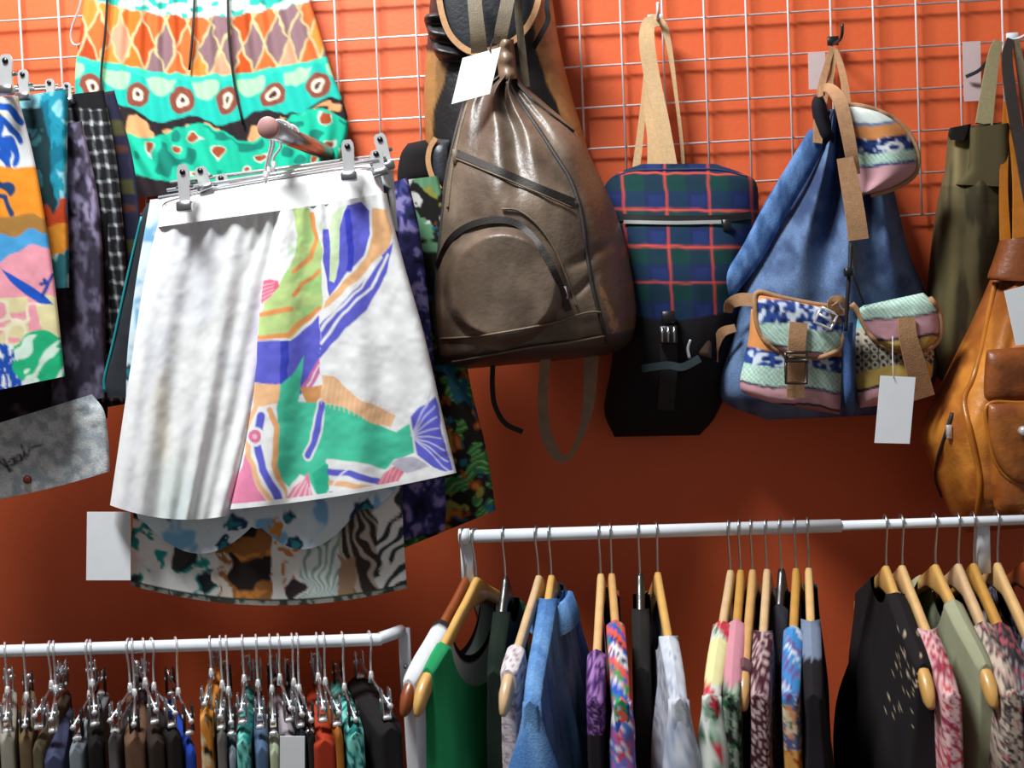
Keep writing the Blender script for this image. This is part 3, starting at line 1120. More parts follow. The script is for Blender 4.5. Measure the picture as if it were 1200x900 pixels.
def lb_col(s):
    n = fbm(s.X / 40, s.Y / 40, 3)
    c = col3(hx('54463a'), hx('766556'), sm(n, .3, .7))
    p = Paint(s.X, s.Y, (0, 0, 0), 3, 10)
    p.C = c
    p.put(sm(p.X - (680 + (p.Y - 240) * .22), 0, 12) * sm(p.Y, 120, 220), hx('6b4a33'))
    w = p.inside([(700, 332), (708, 338), (722, 372), (733, 402), (722, 400), (708, 372)])
    p.put(w & (fbm(s.X / 5, s.Y / 5, 4) > .42), hx('a87a4e'))
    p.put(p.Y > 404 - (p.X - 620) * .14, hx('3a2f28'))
    return p.C


rows = [(584, 88, 607, 88), (560, 104, 620, 104), (545, 122, 640, 122), (533, 155, 676, 156), (522, 200, 702, 205), (515, 255, 725, 258), (509, 315, 740, 318), (506, 365, 746, 366), (509, 402, 740, 398), (514, 424, 722, 412), (530, 434, 700, 418)]
lb = Sheet(rows, .125, 1.8, lb_depth)
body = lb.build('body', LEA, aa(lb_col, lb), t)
# gathered neck band
cn = Sheet([(584, 46, 602, 46), (582, 60, 603, 58), (583, 76, 605, 74), (585, 94, 607, 92)], .16, 1.8, lambda U, V, X, Y: .03 * roll(U, 2) + .002 * np.sin(V * 16))
cn.build('neck_band', LEA, hx('7a6350'), t)
stube(t, 'piping', DARKZIP, lb, [(544, 122), (534, 158), (525, 200), (519, 250), (513, 315), (510, 365), (512, 402)], .0038)
stube(t, 'piping', DARKZIP, lb, [(594, 96), (608, 118), (630, 150), (652, 184), (668, 210), (680, 245), (687, 290), (693, 330), (703, 370), (712, 402)], .0036, 44)
stube(t, 'piping', DARKZIP, lb, [(606, 98), (625, 118), (650, 138), (672, 154)], .0028)
stube(t, 'piping', LEA and STRAP, lb, [(548, 122), (538, 158), (530, 200), (525, 245)], .003)
z1 = srib(t, 'zip', DARKZIP, lb, [(531, 178), (560, 190), (600, 207), (640, 224), (673, 237)], 9, 30, .003, .004, 'dark slanted zip')
stube(t, 'welt', STRAP, lb, [(535, 186), (562, 197), (600, 213), (640, 230), (672, 244)], .0016, 30, .004)
MB().box(lb.on([534], [184], .006)[0], .010, .008, .026, None, .3).build('zip_end', STRAP, t)
z2 = srib(t, 'zip', DARKZIP, lb, [(513, 312), (527, 282), (549, 265), (578, 258), (603, 261), (623, 277), (640, 300), (654, 329), (667, 364)], 8, 60, .004, .004, 'dark zip around the arched pocket')
MB().tube(lb.on([661, 665], [336, 350], .008), [.003, .0022], 8).build('zip_puller', CHR, z2)
stube(t, 'welt', STRAP, lb, [(588, 245), (608, 247), (630, 264), (650, 292), (664, 325), (676, 360)], .0018, 40, .003)
stube(t, 'seam', STRAP, lb, [(516, 397), (560, 394), (610, 386), (650, 378), (668, 372), (690, 366), (705, 366)], .0018, 40, .003)
stube(t, 'seam', STRAP, lb, [(530, 424), (580, 415), (623, 407), (670, 401), (708, 394)], .0018, 40, .003)
# straps
rib(t, 'shoulder_strap', STRAP, [(554, -30), (557, 10), (560, 40), (562, 62)], [.17, .18, .18, .17], [17, 17, 18, 20])
rib(t, 'shoulder_strap', STRAP, [(600, -30), (594, 5), (588, 35), (585, 52)], [.17, .19, .19, .18], [16, 16, 16, 14])
rib(t, 'shoulder_strap', STRAP, [(606, -30), (608, 20), (612, 60), (617, 102)], [.15, .16, .16, .15], [9, 9, 9, 8])
rib(t, 'shoulder_strap', mat('brown_strap', tuple(hx('80644a')), .5, noise=.2, nscale=60, bump=.2), [(640, 412), (637, 445), (636, 480), (642, 515), (655, 536), (668, 534), (681, 508), (690, 470), (693, 412)], [.21, .2, .19, .19, .19, .185, .18, .17, .16], [12, 12, 12, 14, 12, 6, 8, 14, 18], 48, label='brown strap loop hanging below the bag')
rib(t, 'shoulder_strap', BLK, [(578, 420), (577, 450), (580, 475), (592, 496), (612, 506)], [.16, .15, .14, .12, .1], 6, label='dark thin strap below the bag')
quadtag('price_tag', [(542, 68), (587, 55), (574, 110), (529, 122)], .225, t)
MB().tube(np.array([P(578, 46, .2), P(576, 52, .22), P(574, 60, .227)]), .0012, 6).build('tag_string', CORD, t)


# ---------------------------------------------------------------- tartan backpack
t = thing('backpack', P(780, 500, .02), 'navy tartan backpack with red lines hung by beige straps', 'backpack', GB)


def tartan(s):
    X, Y = s.X, s.Y
    p = Paint(X, Y, hx('1b2750'), 1., 12)
    x = p.X - (p.Y - 200) * .055
    y = p.Y
    gx, gy = np.sin((x - 729) / 50. * 2 * math.pi), np.sin((y - 203) / 43. * 2 * math.pi)
    p.put(gx > .1, hx('18304a'))
    p.put((gy > .1), hx('152f3e'))
    p.put((gy > .1) & (gx > .1), hx('123a38'))
    p.put((gy < -.5) & (gx < -.5), hx('1f2f60'))
    red = hx('c24a3e')
    for cx in (729, 779, 829, 879):
        p.put(np.clip(1.9 - np.abs(x - cx), 0, 1) * .8, red)
    for cy, wd in ((203, 1.6), (246, 1.6), (289, 2.0), (331, 1.4)):
        p.put(np.clip(wd - np.abs(y - cy - (x - 780) * .015), 0, 1) * .9, hx('d0503c'))
    p.put(y > 372 + 4 * np.sin(X / 20.), hx('1a181b'))  # black lower part, with the deep shade there painted into it
    return p.C


pb = Sheet([(752, 192, 838, 192), (724, 203, 870, 203), (709, 218, 886, 214), (708, 245, 889, 245), (713, 300, 887, 300), (720, 370, 880, 370), (716, 430, 862, 430), (708, 480, 840, 485), (720, 512, 820, 510)], .02, 1.8,
           lambda U, V, X, Y: .13 * np.clip(1 - np.abs(2 * U - 1) ** 3, 0, 1) ** .5 * (.3 + .7 * sm(V, 0, .5)) * np.clip(1 - np.clip((V - .6) / .4, 0, 1) ** 2, 0, 1) ** .5 + .006 * (fbm(U * 5, V * 5, 2) - .5))
pb.build('body', FAB, aa(tartan, pb), t)
stube(t, 'top_seam', FAB and mat('navy_seam', tuple(hx('2a3557')), .9), pb, [(720, 207), (745, 200), (790, 199), (840, 199), (875, 207)], .002, 30, .001)
zo = srib(t, 'zip', BLK, pb, [(726, 255), (790, 257), (850, 256), (880, 252)], 9, 30, .003, .003, 'black zip tape across the top')
srib(zo, 'zip_teeth', CHR, pb, [(731, 260), (790, 261), (845, 260)], 4.2, 24, .006, .002)
MB().box(pb.on([852], [264], .007)[0], .014, .004, .02, None, .2).build('zip_puller', BLKP, zo)
bo = MB().box(pb.on([783], [372], .012)[0], .022, .012, .022, None, .3).build('buckle', BLKP, t)
MB().box(pb.on([783], [392], .012)[0], .030, .012, .030, None, .3).build('buckle_clasp', BLKP, bo)
for dx in (-7, 0, 7):
    MB().tube(pb.on([783 + dx, 783 + dx], [383, 401], .019), .0022, 6).build('buckle_prong', STEEL, bo)
srib(t, 'strap', BLK, pb, [(783, 398), (784, 430), (780, 480)], 20, 16, .003)
rib(t, 'strap', mat('dark_teal_webbing', tuple(hx('26363c')), .8), [(820, 420), (800, 430), (782, 428), (752, 432)], [.16, .16, .155, .15], 9)
rib(t, 'shoulder_strap', BEIGE, [(772, 24), (760, 28), (758, 50), (764, 90), (775, 140), (787, 200)], [.03, .035, .04, .04, .045, .05], [14, 16, 18, 18, 17, 15], 30)
rib(t, 'shoulder_strap', BEIGE, [(759, 60), (761, 120), (767, 160), (768, 202)], [.03, .03, .035, .04], [6, 14, 17, 19], 24)
rib(t, 'shoulder_strap', BEIGE, [(758, 60), (755, 110), (750, 160), (745, 200)], [.022, .018, .018, .022], [3, 6, 8, 9], 20, label='shaded strap strand nearest the wall')
rib(t, 'shoulder_strap', BEIGE, [(770, 24), (778, 30), (785, 60), (792, 110), (798, 160), (801, 200)], [.025, .025, .022, .02, .02, .025], [9, 8, 6, 4, 4, 4], 30)


# ---------------------------------------------------------------- denim rucksack
t = thing('rucksack', P(970, 490, .05), 'blue denim rucksack with tribal-weave pockets, beige straps and a blank tag', 'backpack', GB)


def den_depth(U, V, X, Y):
    d = .15 * np.clip(1 - np.abs(2 * U - 1) ** 2.4, 0, 1) ** .5 * (.3 + .7 * sm(V, 0, .6)) * np.clip(1 - np.clip((V - .8) / .2, 0, 1) ** 2.2, 0, 1) ** .5
    g = sm(V, .8, .1)
    d = d + g * .042 * np.sin(U * 21 + 1.2 + 2.0 * vn(U * 2, V * 2, 5)) * roll(U, 3)
    return d + .010 * (fbm(U * 4, V * 4, 2) - .5)


def den_col(s):
    n = fbm(s.X / 22, s.Y / 30, 4)
    c = col3(hx('3a4a6c'), hx('61799e'), sm(n, .3, .7))
    p = Paint(s.X, s.Y, (0, 0, 0), 2, 10)
    p.C = c
    p.put(sm(s.X, 1010, 1050) * .45, hx('28365a'))  # right side darkened: shade away from the left-hand light, put into the colour
    return p.C


dn = Sheet([(968, 128, 998, 128), (952, 155, 1022, 165), (932, 195, 1042, 205), (908, 245, 1054, 250), (884, 295, 1066, 298), (862, 345, 1084, 342), (850, 398, 1100, 398), (840, 442, 1098, 440), (850, 472, 1082, 464), (900, 492, 1040, 486)], .05, 2., den_depth)
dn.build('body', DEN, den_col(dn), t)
# side strap
ss = Sheet([(948, 152, 978, 148), (925, 190, 952, 200), (895, 240, 922, 252), (866, 295, 892, 306), (830, 345, 858, 350), (814, 368, 836, 376), (812, 395, 834, 398)], .12, 2., lambda U, V, X, Y: .012 * roll(U, 3) + .004 * np.sin(V * 12))
so = ss.build('shoulder_strap', DEN, col3(hx('3c5a88'), hx('5f83b6'), sm(fbm(ss.X / 9, ss.Y / 20, 2), .3, .7)), t)
ek = Sheet([(812, 388, 835, 390), (811, 402, 836, 404), (812, 418, 834, 420)], .13, 2., lambda U, V, X, Y: .012 * roll(U, 4) * roll(V, 6))
ek.build('strap_end', LEA, hx('4a3a30'), so)
MB().tube(P([809, 806, 808], [398, 408, 420], .145), .003, 8, 10).build('strap_ring', CHR, so)
rib(t, 'side_tab', SUEDE, [(884, 352), (868, 351), (856, 356), (853, 366)], [.185, .175, .16, .15], [15, 15, 13, 10], 20)
rib(t, 'side_tab', SUEDE, [(862, 384), (846, 390), (838, 408), (838, 424)], [.15, .14, .13, .12], [9, 11, 9, 7], 20)
# loops at the top
rib(t, 'hanging_loop', SUEDE, [(966, 132), (962, 108), (968, 80), (976, 58), (984, 74), (990, 100), (992, 124)], [.08, .09, .06, .035, .05, .09, .11], [11, 9, 7, 6, 7, 8, 10], 36)
rib(t, 'hanging_loop', SUEDE, [(978, 60), (974, 90), (966, 110), (960, 140), (958, 168)], [.035, .06, .1, .13, .14], [5, 6, 9, 12, 10], 30)
rib(t, 'hanging_loop', SUEDE, [(960, 108), (972, 104), (984, 118), (992, 150), (998, 182), (1002, 205)], [.14, .17, .2, .21, .21, .2], [12, 14, 15, 15, 14, 12], 36)
sk = Sheet([(954, 113, 964, 112), (951, 122, 968, 122), (953, 140, 974, 145), (958, 155, 978, 160), (962, 168, 976, 170)], .12, 2., bag_depth(.03))
sk.build('dark_lining', FAB, hx('1c1c24'), t)


def weave(s, dirn, bands, wav=2., seed=1, XM=None):
    """horizontal woven bands: (limit, base, kind) along a slanted coordinate"""
    X, Y = s.X, s.Y
    p = Paint(X, Y, bands[-1][1], 1.2, 6)
    q = p.Y + dirn * (p.X - (XM or X.mean())) + wav * np.sin(p.X / 14. + seed)
    lo = -1e9
    for lim, c, kind in bands:
        m = (q >= lo) & (q < lim)
        p.put(m, c)
        if kind == 'blue':
            n = vn(p.X / 5, p.Y / 4, seed)
            p.put(m & (n > .68), hx('c9d4e2'))
            p.put(m & (n < .3), hx('141f46'))
        if kind == 'mint':
            n = np.sin(p.X * 1.1) * np.sin(p.Y * 1.1)
            p.put(m & (n > .3), hx('e3e8df'))
            p.put(m & (n < -.45), hx('6fbba4'))
        if kind == 'ring':
            r = np.hypot((p.X % 10) - 5, (p.Y % 9) - 4.5)
            p.put(m & (r < 4.2), hx('c8c2b2'))
            p.put(m & (r < 2.6), hx('22201f'))
        lo = lim
    return p


PINK, ORG2, MINT, NAVY, YEL = hx('c99aa2'), hx('cf8a52'), hx('a9cdbf'), hx('243c7a'), hx('bda25a')
# lid flap
lid = Sheet([(985, 124, 1006, 125), (988, 132, 1034, 133), (992, 148, 1056, 148), (996, 168, 1069, 166), (1000, 190, 1075, 186), (1004, 207, 1070, 204), (1008, 220, 1046, 219), (1010, 228, 1020, 227)], .17, 1.6, lambda U, V, X, Y: .03 * roll(U, 3) * roll(V, 5) + .003 * np.sin(U * 9 + V * 4))
def lidcol(s):
    p = weave(s, .03, [(142, hx('d6e0dc'), ''), (146, hx('6d7f9c'), ''), (161, ORG2, ''), (178, NAVY, 'blue'), (191, MINT, 'mint'), (194, NAVY, ''), (300, PINK, '')])
    p.disc(1048, 172, 11, 6, hx('dfe3e4')).disc(1048, 172, 6, 3, NAVY)
    p.disc(1004, 168, 10, 7, hx('1f3468'))
    return p.C


lo_ = lid.build('lid', FAB, aa(lidcol, lid), t)
lo_['label'] = 'tribal-weave lid folded to one side'
stube(lo_, 'binding', SUEDE, lid, [(986, 123), (1008, 124), (1036, 133), (1058, 148), (1071, 166), (1076, 186), (1071, 206), (1047, 221), (1020, 229)], .0042, 40, .002)
stube(lo_, 'binding', SUEDE, lid, [(984, 122), (990, 150), (997, 180), (1004, 210), (1010, 230)], .0048, 30, .003)
rib(t, 'lid_strap', SUEDE, [(990, 185), (996, 215), (1002, 250), (1006, 281)], [.228, .232, .236, .236], [18, 21, 22, 23], 20)
rib(t, 'lid_strap', BLK, [(996, 278), (1002, 300), (1000, 330)], [.2, .2, .2], 5, 10)


# pockets
def pocket(rows, colf, d, dep):
    s = Sheet(rows, d, 1.6, lambda U, V, X, Y: dep * roll(U, 4) * np.clip(1 - np.abs(2 * V - 1) ** 6, 0, 1) ** .5 + .003 * (fbm(U * 6, V * 6, 3) - .5))
    return s, aa(colf, s)


s1, c1 = pocket([(880, 362, 990, 372), (878, 390, 989, 396), (873, 418, 987, 424), (867, 448, 986, 456), (874, 462, 985, 474), (905, 472, 984, 486)], lambda s: weave(s, -.1, [(412, ORG2, ''), (431, hx('2b4d96'), 'blue'), (453, MINT, 'mint'), (456, hx('3a3550'), ''), (473, PINK, ''), (476, hx('4a3a48'), ''), (999, hx('a06f70'), '')], seed=3).C, .19, .04)
po = s1.build('pocket', FAB, c1, t)
po['label'] = 'left tribal-weave pocket'
s2, c2 = pocket([(886, 343, 976, 362), (887, 360, 990, 368), (888, 380, 991, 382), (896, 398, 988, 402), (914, 411, 978, 416), (935, 418, 960, 420)], lambda s: weave(s, -.12, [(356, ORG2, ''), (384, hx('2a4588'), 'blue'), (409, MINT, 'mint'), (411, hx('3a3550'), ''), (999, PINK, '')], seed=5).C, .222, .022)
fo = s2.build('pocket_flap', FAB, c2, po)
stube(fo, 'binding', SUEDE, s2, [(978, 360), (950, 356), (915, 349), (888, 343), (885, 360), (888, 382), (897, 399), (914, 412), (940, 419), (965, 418), (984, 408), (990, 388)], .0046, 60, .004)
rib(po, 'pocket_strap', SUEDE, [(936, 378), (934, 400), (933, 430), (932, 466)], [.25, .252, .246, .238], 20, 16, .004)


def ring(parent, name, m, cx, cy, d, wpx, hpx, ang=0., r=.0026):
    pts = []
    for a, b in ((-1, -1), (0, -1), (1, -1), (1, 0), (1, 1), (0, 1), (-1, 1), (-1, 0), (-1, -1)):
        x, y = a * wpx / 2, b * hpx / 2
        pts.append(P(cx + x * math.cos(ang) - y * math.sin(ang), cy + x * math.sin(ang) + y * math.cos(ang), d))
    return MB().tube(pts, r, 8).build(name, m, parent)


DARKM = mat('dark_bronze', tuple(hx('5a524c')), .35, .9, noise=.1, bump=0)
ring(po, 'buckle', DARKM, 933, 418, .258, 25, 10)
ring(po, 'buckle_keeper', DARKM, 933, 434, .256, 24, 30)
b2 = ring(t, 'buckle', CHR, 968, 373, .254, 21, 19, .45)
MB().tube([P(960, 368, .256), P(977, 378, .256)], .002, 8).build('prong', CHR, b2)
rib(t, 'knotted_strap', SUEDE, [(984, 380), (976, 366), (974, 354), (984, 350), (992, 362), (984, 366), (978, 356)], [.235, .245, .25, .255, .25, .255, .26], 8, 30)
s3, c3 = pocket([(1000, 360, 1094, 358), (1000, 390, 1096, 390), (1001, 420, 1094, 420), (1002, 446, 1090, 446), (1005, 466, 1070, 460), (1008, 478, 1040, 474)], lambda s: weave(s, .12, [(378, hx('7fc0c4'), ''), (399, hx('b9ac92'), 'ring'), (430, hx('3a3733'), 'ring'), (449, YEL, ''), (453, hx('35303a'), ''), (478, PINK, ''), (999, hx('3a3733'), 'ring')], seed=2).C, .182, .036)
po = s3.build('pocket', FAB, c3, t)
po['label'] = 'right tribal-weave pocket'
s4, c4 = pocket([(1012, 358, 1082, 343), (1006, 364, 1097, 358), (1012, 378, 1101, 376), (1020, 392, 1101, 391), (1034, 404, 1094, 405), (1052, 411, 1078, 411)], lambda s: weave(s, .11, [(370, MINT, 'mint'), (373, hx('4d4a5c'), ''), (395, PINK, ''), (398, hx('35303a'), ''), (999, YEL, '')], seed=4, wav=1).C, .212, .026)
fo = s4.build('pocket_flap', FAB, c4, po)
stube(fo, 'binding', SUEDE, s4, [(998, 356), (1006, 366), (1014, 382), (1024, 396), (1040, 407), (1060, 412), (1082, 410), (1096, 402), (1102, 388), (1100, 366), (1090, 350)], .005, 50, .004)
rib(po, 'pocket_strap', SUEDE, [(1062, 372), (1064, 395), (1072, 425), (1082, 466)], [.243, .244, .238, .226], [19, 20, 23, 26], 16, .004)
stube(t, 'centre_seam', DEN and mat('denim_piping', tuple(hx('3c5b92')), .95, noise=.2, nscale=200), dn, [(994, 378), (993, 410), (994, 445), (997, 482)], .008, 24, .035)
stube(t, 'drawcord', CORD, dn, [(997, 285), (996, 310), (993, 350), (991, 388)], .0032, 20, .05)
MB().box(dn.on([994], [319], .055)[0], .012, .012, .014, None, .3).build('cord_toggle', BLKP, t)
stube(t, 'drawcord', CORD, dn, [(998, 318), (1006, 340), (1012, 356)], .002, 12, .03)
quadtag('price_tag', [(1032, 440), (1073, 442), (1066, 520), (1025, 519)], .275, t)
MB().tube(P([1046, 1046, 1047], [394, 420, 444], [.245, .265, .278]), .0006, 5).build('tag_string', CARD, t)

# ---------------------------------------------------------------- olive canvas bag
t = thing('canvas_bag', P(1140, 440, .02), 'olive green canvas bag hung between the denim rucksack and the amber bag', 'bag', GB)


def olive(s):
    n = fbm(s.X / 12, s.Y / 60, 3)
    c = col3(hx('3f3826'), hx('665c3f'), sm(n, .35, .65))
    p = Paint(s.X, s.Y, (0, 0, 0))
    p.C = c
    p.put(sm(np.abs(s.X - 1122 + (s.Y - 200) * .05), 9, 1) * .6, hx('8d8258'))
    p.put(p.Y > 216 + .01 * p.X - 10, p.C * .72)  # body darkened below the folded top, shade put into the colour
    return p.C


ob = Sheet([(1113, 150, 1182, 142), (1110, 165, 1184, 160), (1107, 200, 1186, 200), (1098, 240, 1186, 240), (1090, 300, 1186, 300), (1084, 380, 1180, 380), (1090, 430, 1175, 430), (1105, 448, 1165, 446)], .02, 2.2,
           lambda U, V, X, Y: .12 * np.clip(1 - np.abs(2 * U - 1) ** 3, 0, 1) ** .5 * (.45 + .55 * sm(V, 0, .6)) * np.clip(1 - np.clip((V - .75) / .25, 0, 1) ** 2, 0, 1) ** .5 + .006 * np.sin(U * 14) * (1 - V))
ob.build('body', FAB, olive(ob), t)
of = Sheet([(1137, 150, 1182, 144), (1136, 180, 1183, 178), (1134, 200, 1184, 200), (1118, 216, 1184, 219)], .082, 2.2, lambda U, V, X, Y: .016 * roll(U, 6))
of.build('folded_top', FAB, hx('574e35') * (1 + .0 * of.X[..., None]), t)
om = Sheet([(1113, 150, 1138, 145), (1111, 158, 1136, 156), (1114, 164, 1132, 165)], .075, 1.6, lambda U, V, X, Y: .006 * roll(U))
om.build('dark_opening', FAB, hx('1d1b17'), t)  # dark sheet laid over the open mouth of the bag
rib(t, 'strap', mat('sage_webbing', tuple(hx('8f8562')), .85, noise=.12, nscale=200), [(1170, 48), (1165, 64), (1159, 100), (1153, 146)], [.03, .035, .05, .07], [10, 13, 16, 19], 20)
rib(t, 'strap', BLK, [(1162, 66), (1148, 82), (1132, 90)], [.03, .028, .02], 4, 12)

# ---------------------------------------------------------------- amber leather bag
t = thing('leather_backpack', P(1180, 622, .12), 'glossy amber brown leather backpack at the right edge', 'backpack', GB)


def amber(s):
    n = fbm(s.X / 26, s.Y / 30, 3)
    c = col3(hx('98551f'), hx('c98232'), sm(n, .3, .7))
    p = Paint(s.X, s.Y, (0, 0, 0), 3, 14)
    p.C = c
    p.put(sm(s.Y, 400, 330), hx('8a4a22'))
    p.put(sm(s.X - (1156 - (s.Y - 400) * .05), 0, 10) * .7, hx('824718'))  # darker right of the seam, shade from the left-hand light painted in
    return p.C


def am_depth(U, V, X, Y):
    d = .20 * np.clip(1 - np.abs(2 * U - 1) ** 2.2, 0, 1) ** .5 * (.35 + .65 * sm(V, 0, .5)) * np.clip(1 - np.clip((V - .85) / .15, 0, 1) ** 2, 0, 1) ** .5
    d = d + sm(V, .6, .05) * .012 * np.sin(U * 26 + 2 * vn(U * 3, V * 2, 2)) * roll(U, 3)
    d = d + .02 * (fbm(U * 6, V * 4, 5) - .5) * roll(U, 4)
    return d


ab = Sheet([(1172, 282, 1262, 270), (1164, 312, 1275, 300), (1150, 345, 1290, 340), (1128, 395, 1305, 390), (1104, 448, 1315, 445), (1079, 506, 1322, 500), (1092, 548, 1322, 548), (1108, 590, 1316, 590), (1120, 614, 1306, 606), (1134, 624, 1290, 612)], .1, 2., am_depth)
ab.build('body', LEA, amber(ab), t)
cb_ = Sheet([(1171, 282, 1260, 268), (1164, 304, 1268, 296), (1157, 324, 1275, 322), (1160, 328, 1270, 332)], .16, 2.2, lambda U, V, X, Y: .05 * roll(U, 2.2))
cb_.build('collar', LEA, hx('7c4320'), t)
AMB = mat('amber_trim', tuple(hx('a8661f')), .35, noise=.15, nscale=40, bump=.1, bscale=120)
stube(t, 'piping', AMB, ab, [(1166, 332), (1158, 370), (1150, 410), (1140, 445), (1130, 470), (1138, 510), (1148, 560), (1146, 600), (1140, 618)], .0048, 50, .001)
zo = stube(t, 'zip', DARKZIP, ab, [(1116, 484), (1108, 510), (1100, 535), (1097, 560), (1104, 582)], .0034, 26, .001, 'dark side zip')
MB().box(ab.on([1112], [506], .006)[0], .008, .006, .022, None, .3).build('zip_puller', CHR, zo)
pk = Sheet([(1160, 474, 1290, 470), (1158, 500, 1295, 498), (1160, 550, 1296, 548), (1166, 596, 1290, 592), (1180, 606, 1280, 602)], .285, 2.2, lambda U, V, X, Y: .05 * roll(U, 5) * np.clip(1 - np.abs(2 * V - 1) ** 6, 0, 1) ** .5)
po = pk.build('pocket', LEA, col3(hx('8a4a1c'), hx('a86526'), sm(fbm(pk.X / 20, pk.Y / 20, 4), .3, .7)), t)
pf = Sheet([(1157, 472, 1292, 468), (1158, 505, 1293, 500), (1166, 540, 1288, 538), (1184, 562, 1270, 562), (1205, 570, 1245, 570)], .327, 2.2, lambda U, V, X, Y: .02 * roll(U, 5) * roll(V, 8))
fo = pf.build('pocket_flap', LEA, col3(hx('7d431c'), hx('9a5a22'), sm(fbm(pf.X / 20, pf.Y / 20, 6), .3, .7)), po)
stube(fo, 'binding', AMB, pf, [(1290, 470), (1200, 472), (1158, 474), (1158, 505), (1166, 540), (1184, 562), (1206, 571)], .003, 40, .001)
c = pf.on([1199], [505], .004)[0]
MB().tube([c, c + np.array([0, -.008, 0])], [.008, .006], 12).build('snap_button', CHR, fo)
up = Sheet([(1156, 410, 1286, 400), (1154, 430, 1288, 424), (1153, 462, 1290, 458), (1160, 472, 1280, 468)], .297, 2.2, lambda U, V, X, Y: .022 * roll(U, 5) * roll(V, 4))
up.build('upper_flap', LEA, col3(hx('6f3a1a'), hx('8a4c20'), sm(fbm(up.X / 20, up.Y / 20, 8), .3, .7)), t)
rib(t, 'shoulder_strap', AMB, [(1180, 120), (1178, 160), (1176, 220), (1178, 284)], [.06, .08, .11, .15], [7, 8, 9, 12], 20)
rib(t, 'shoulder_strap', AMB, [(1180, 100), (1188, 150), (1194, 210), (1196, 284)], [.06, .085, .12, .17], [6, 12, 14, 18], 20)
rib(t, 'shoulder_strap', mat('dark_leather_strap', tuple(hx('2f2826')), .5, noise=.2), [(1184, 46), (1180, 70), (1186, 120), (1197, 180), (1206, 240), (1214, 290)], [.04, .06, .085, .11, .14, .17], [8, 12, 13, 13, 12, 12], 30)
rib(t, 'shoulder_strap', STRAP, [(1190, 46), (1196, 80), (1203, 130), (1212, 200), (1222, 280)], [.04, .05, .07, .1, .15], [7, 9, 10, 12, 12], 24)
quadtag('price_tag', [(1177, 341), (1214, 331), (1226, 400), (1191, 405)], .335, t)


# ---------------------------------------------------------------- hooks and label strips on the grid
def grid_hook(label, px, py, m, length=.05, plate=None):
    a = P(px, py, .003)
    t = thing('grid_hook', a, label, 'hook', 'hooks on the grid panel')
    MB().box(a + np.array([0, -.001, .006]), plate[0] if plate else .02, .004, plate[1] if plate else .016, None, .2).build('back_plate', m, t)
    MB().tube([a, a + np.array([0, -length * .7, -.006]), a + np.array([0, -length * .95, 0]), a + np.array([0, -length, .016])], .0028, 8, 20).build('prong', m, t)
    return t


grid_hook('white hook with a short bar holding the tartan backpack straps', 768, 25, RAIL, .05, (.028, .012))
grid_hook('black hook holding the denim rucksack loops', 976, 52, BLKP, .06)
grid_hook('white-tipped hook holding the amber leather backpack straps', 1186, 48, RAIL, .07)
grid_hook('dark hook holding the brown leather backpack at the top', 574, -2, BLKP, .2)
PST = mat('pale_pink_card', tuple(hx('c9b4b4')), .6, noise=.04, bump=0)
for label, c in (('small pale label strip left of the denim rucksack hook', [(947, 62), (967, 61), (968, 104), (948, 105)]),
                 ('narrow pale label strip above the olive bag', [(1128, 49), (1149, 48), (1150, 118), (1130, 119)])):
    tag(quadtag('label_strip', c, .008, None, PST, None), label, 'label', 'label strips on the grid')
h = thing('hanger_hook', P(90, 48, .03), 'bare chrome wire hook beside the orange and turquoise shorts', 'hook')
MB().tube(P([98, 95, 92, 88, 84, 83, 86, 92, 97], [-20, 0, 12, 22, 34, 44, 52, 53, 48], .03), .0021, 8, 40).build('wire', CHR, h)

# ================================================================ clothes rails
RD, LD = .35, .30
RR = .0098
rk = thing('clothes_rail', P(546, 690, RD), 'white telescopic clothes rail holding tops on wooden hangers', 'clothes rail')
RA, RB, RC = P(541, 629, RD), P(985, 616, RD), P(1330, 605, RD)
zr = (RA[2] + RB[2] + RC[2]) / 3
MB().tube([RA, RB], RR, 18).build('outer_tube', RAIL, rk)
MB().tube([RB - (RB - RA) * .02, RC], RR * .74, 18).build('inner_tube', RAIL, rk)
def bracket(parent, px, py, d, px2=None, L=.062):
    """end plate under a rail with a strut back to a flange on the wall"""
    q = P(px, py, d)
    MB().box((q[0], q[1] + .006, q[2] - L / 2 - .004), .019, .010, L + .02, None, .3).build('end_plate', RAIL, parent)
    e = np.array([q[0], WY - .004, q[2] - .30])
    MB().tube([np.array([q[0], q[1] + .008, q[2] - L]), e], .006, 10).build('strut', STEEL, parent)
    MB().box(e, .022, .006, .07, None, .3).build('wall_flange', STEEL, parent)


bracket(rk, 546, 633, RD)
bracket(rk, 1153, 613, RD)
q = RA
MB().tube([q + np.array([-.004, 0, 0]), q + np.array([.012, 0, 0])], RR * 1.25, 18).build('end_collar', RAIL, rk)

lk = thing('clothes_rail', P(473, 800, LD - .03), 'white bent-end clothes rail holding trousers and skirts on clip hangers', 'clothes rail')
LA, LB = P(-160, 768, LD), P(425, 750, LD)
MB().tube(np.vstack([[LA, LA * .5 + LB * .5, LB], P([445, 460, 470], [748, 743, 739], [LD, LD - .012, LD - .035])]), RR, 16, 40).build('rail', RAIL, lk)
bracket(lk, 473, 741, LD - .035, L=.085)
c = P(475, 782, LD - .028)
MB().tube([c + np.array([0, .012, 0]), c + np.array([0, .001, 0])], .003, 10).build('screw', STEEL, lk)
bracket(lk, -140, 768, LD - .01)


def rail_at(px, left=False):
    """point of a rail seen at column px"""
    A, B = (LA, LB) if left else (RA, RC)
    lo, hi = -.2, 1.3
    for _ in range(50):
        m = (lo + hi) / 2
        if proj(A + (B - A) * m)[0] < px:
            lo = m
        else:
            hi = m
    return A + (B - A) * lo


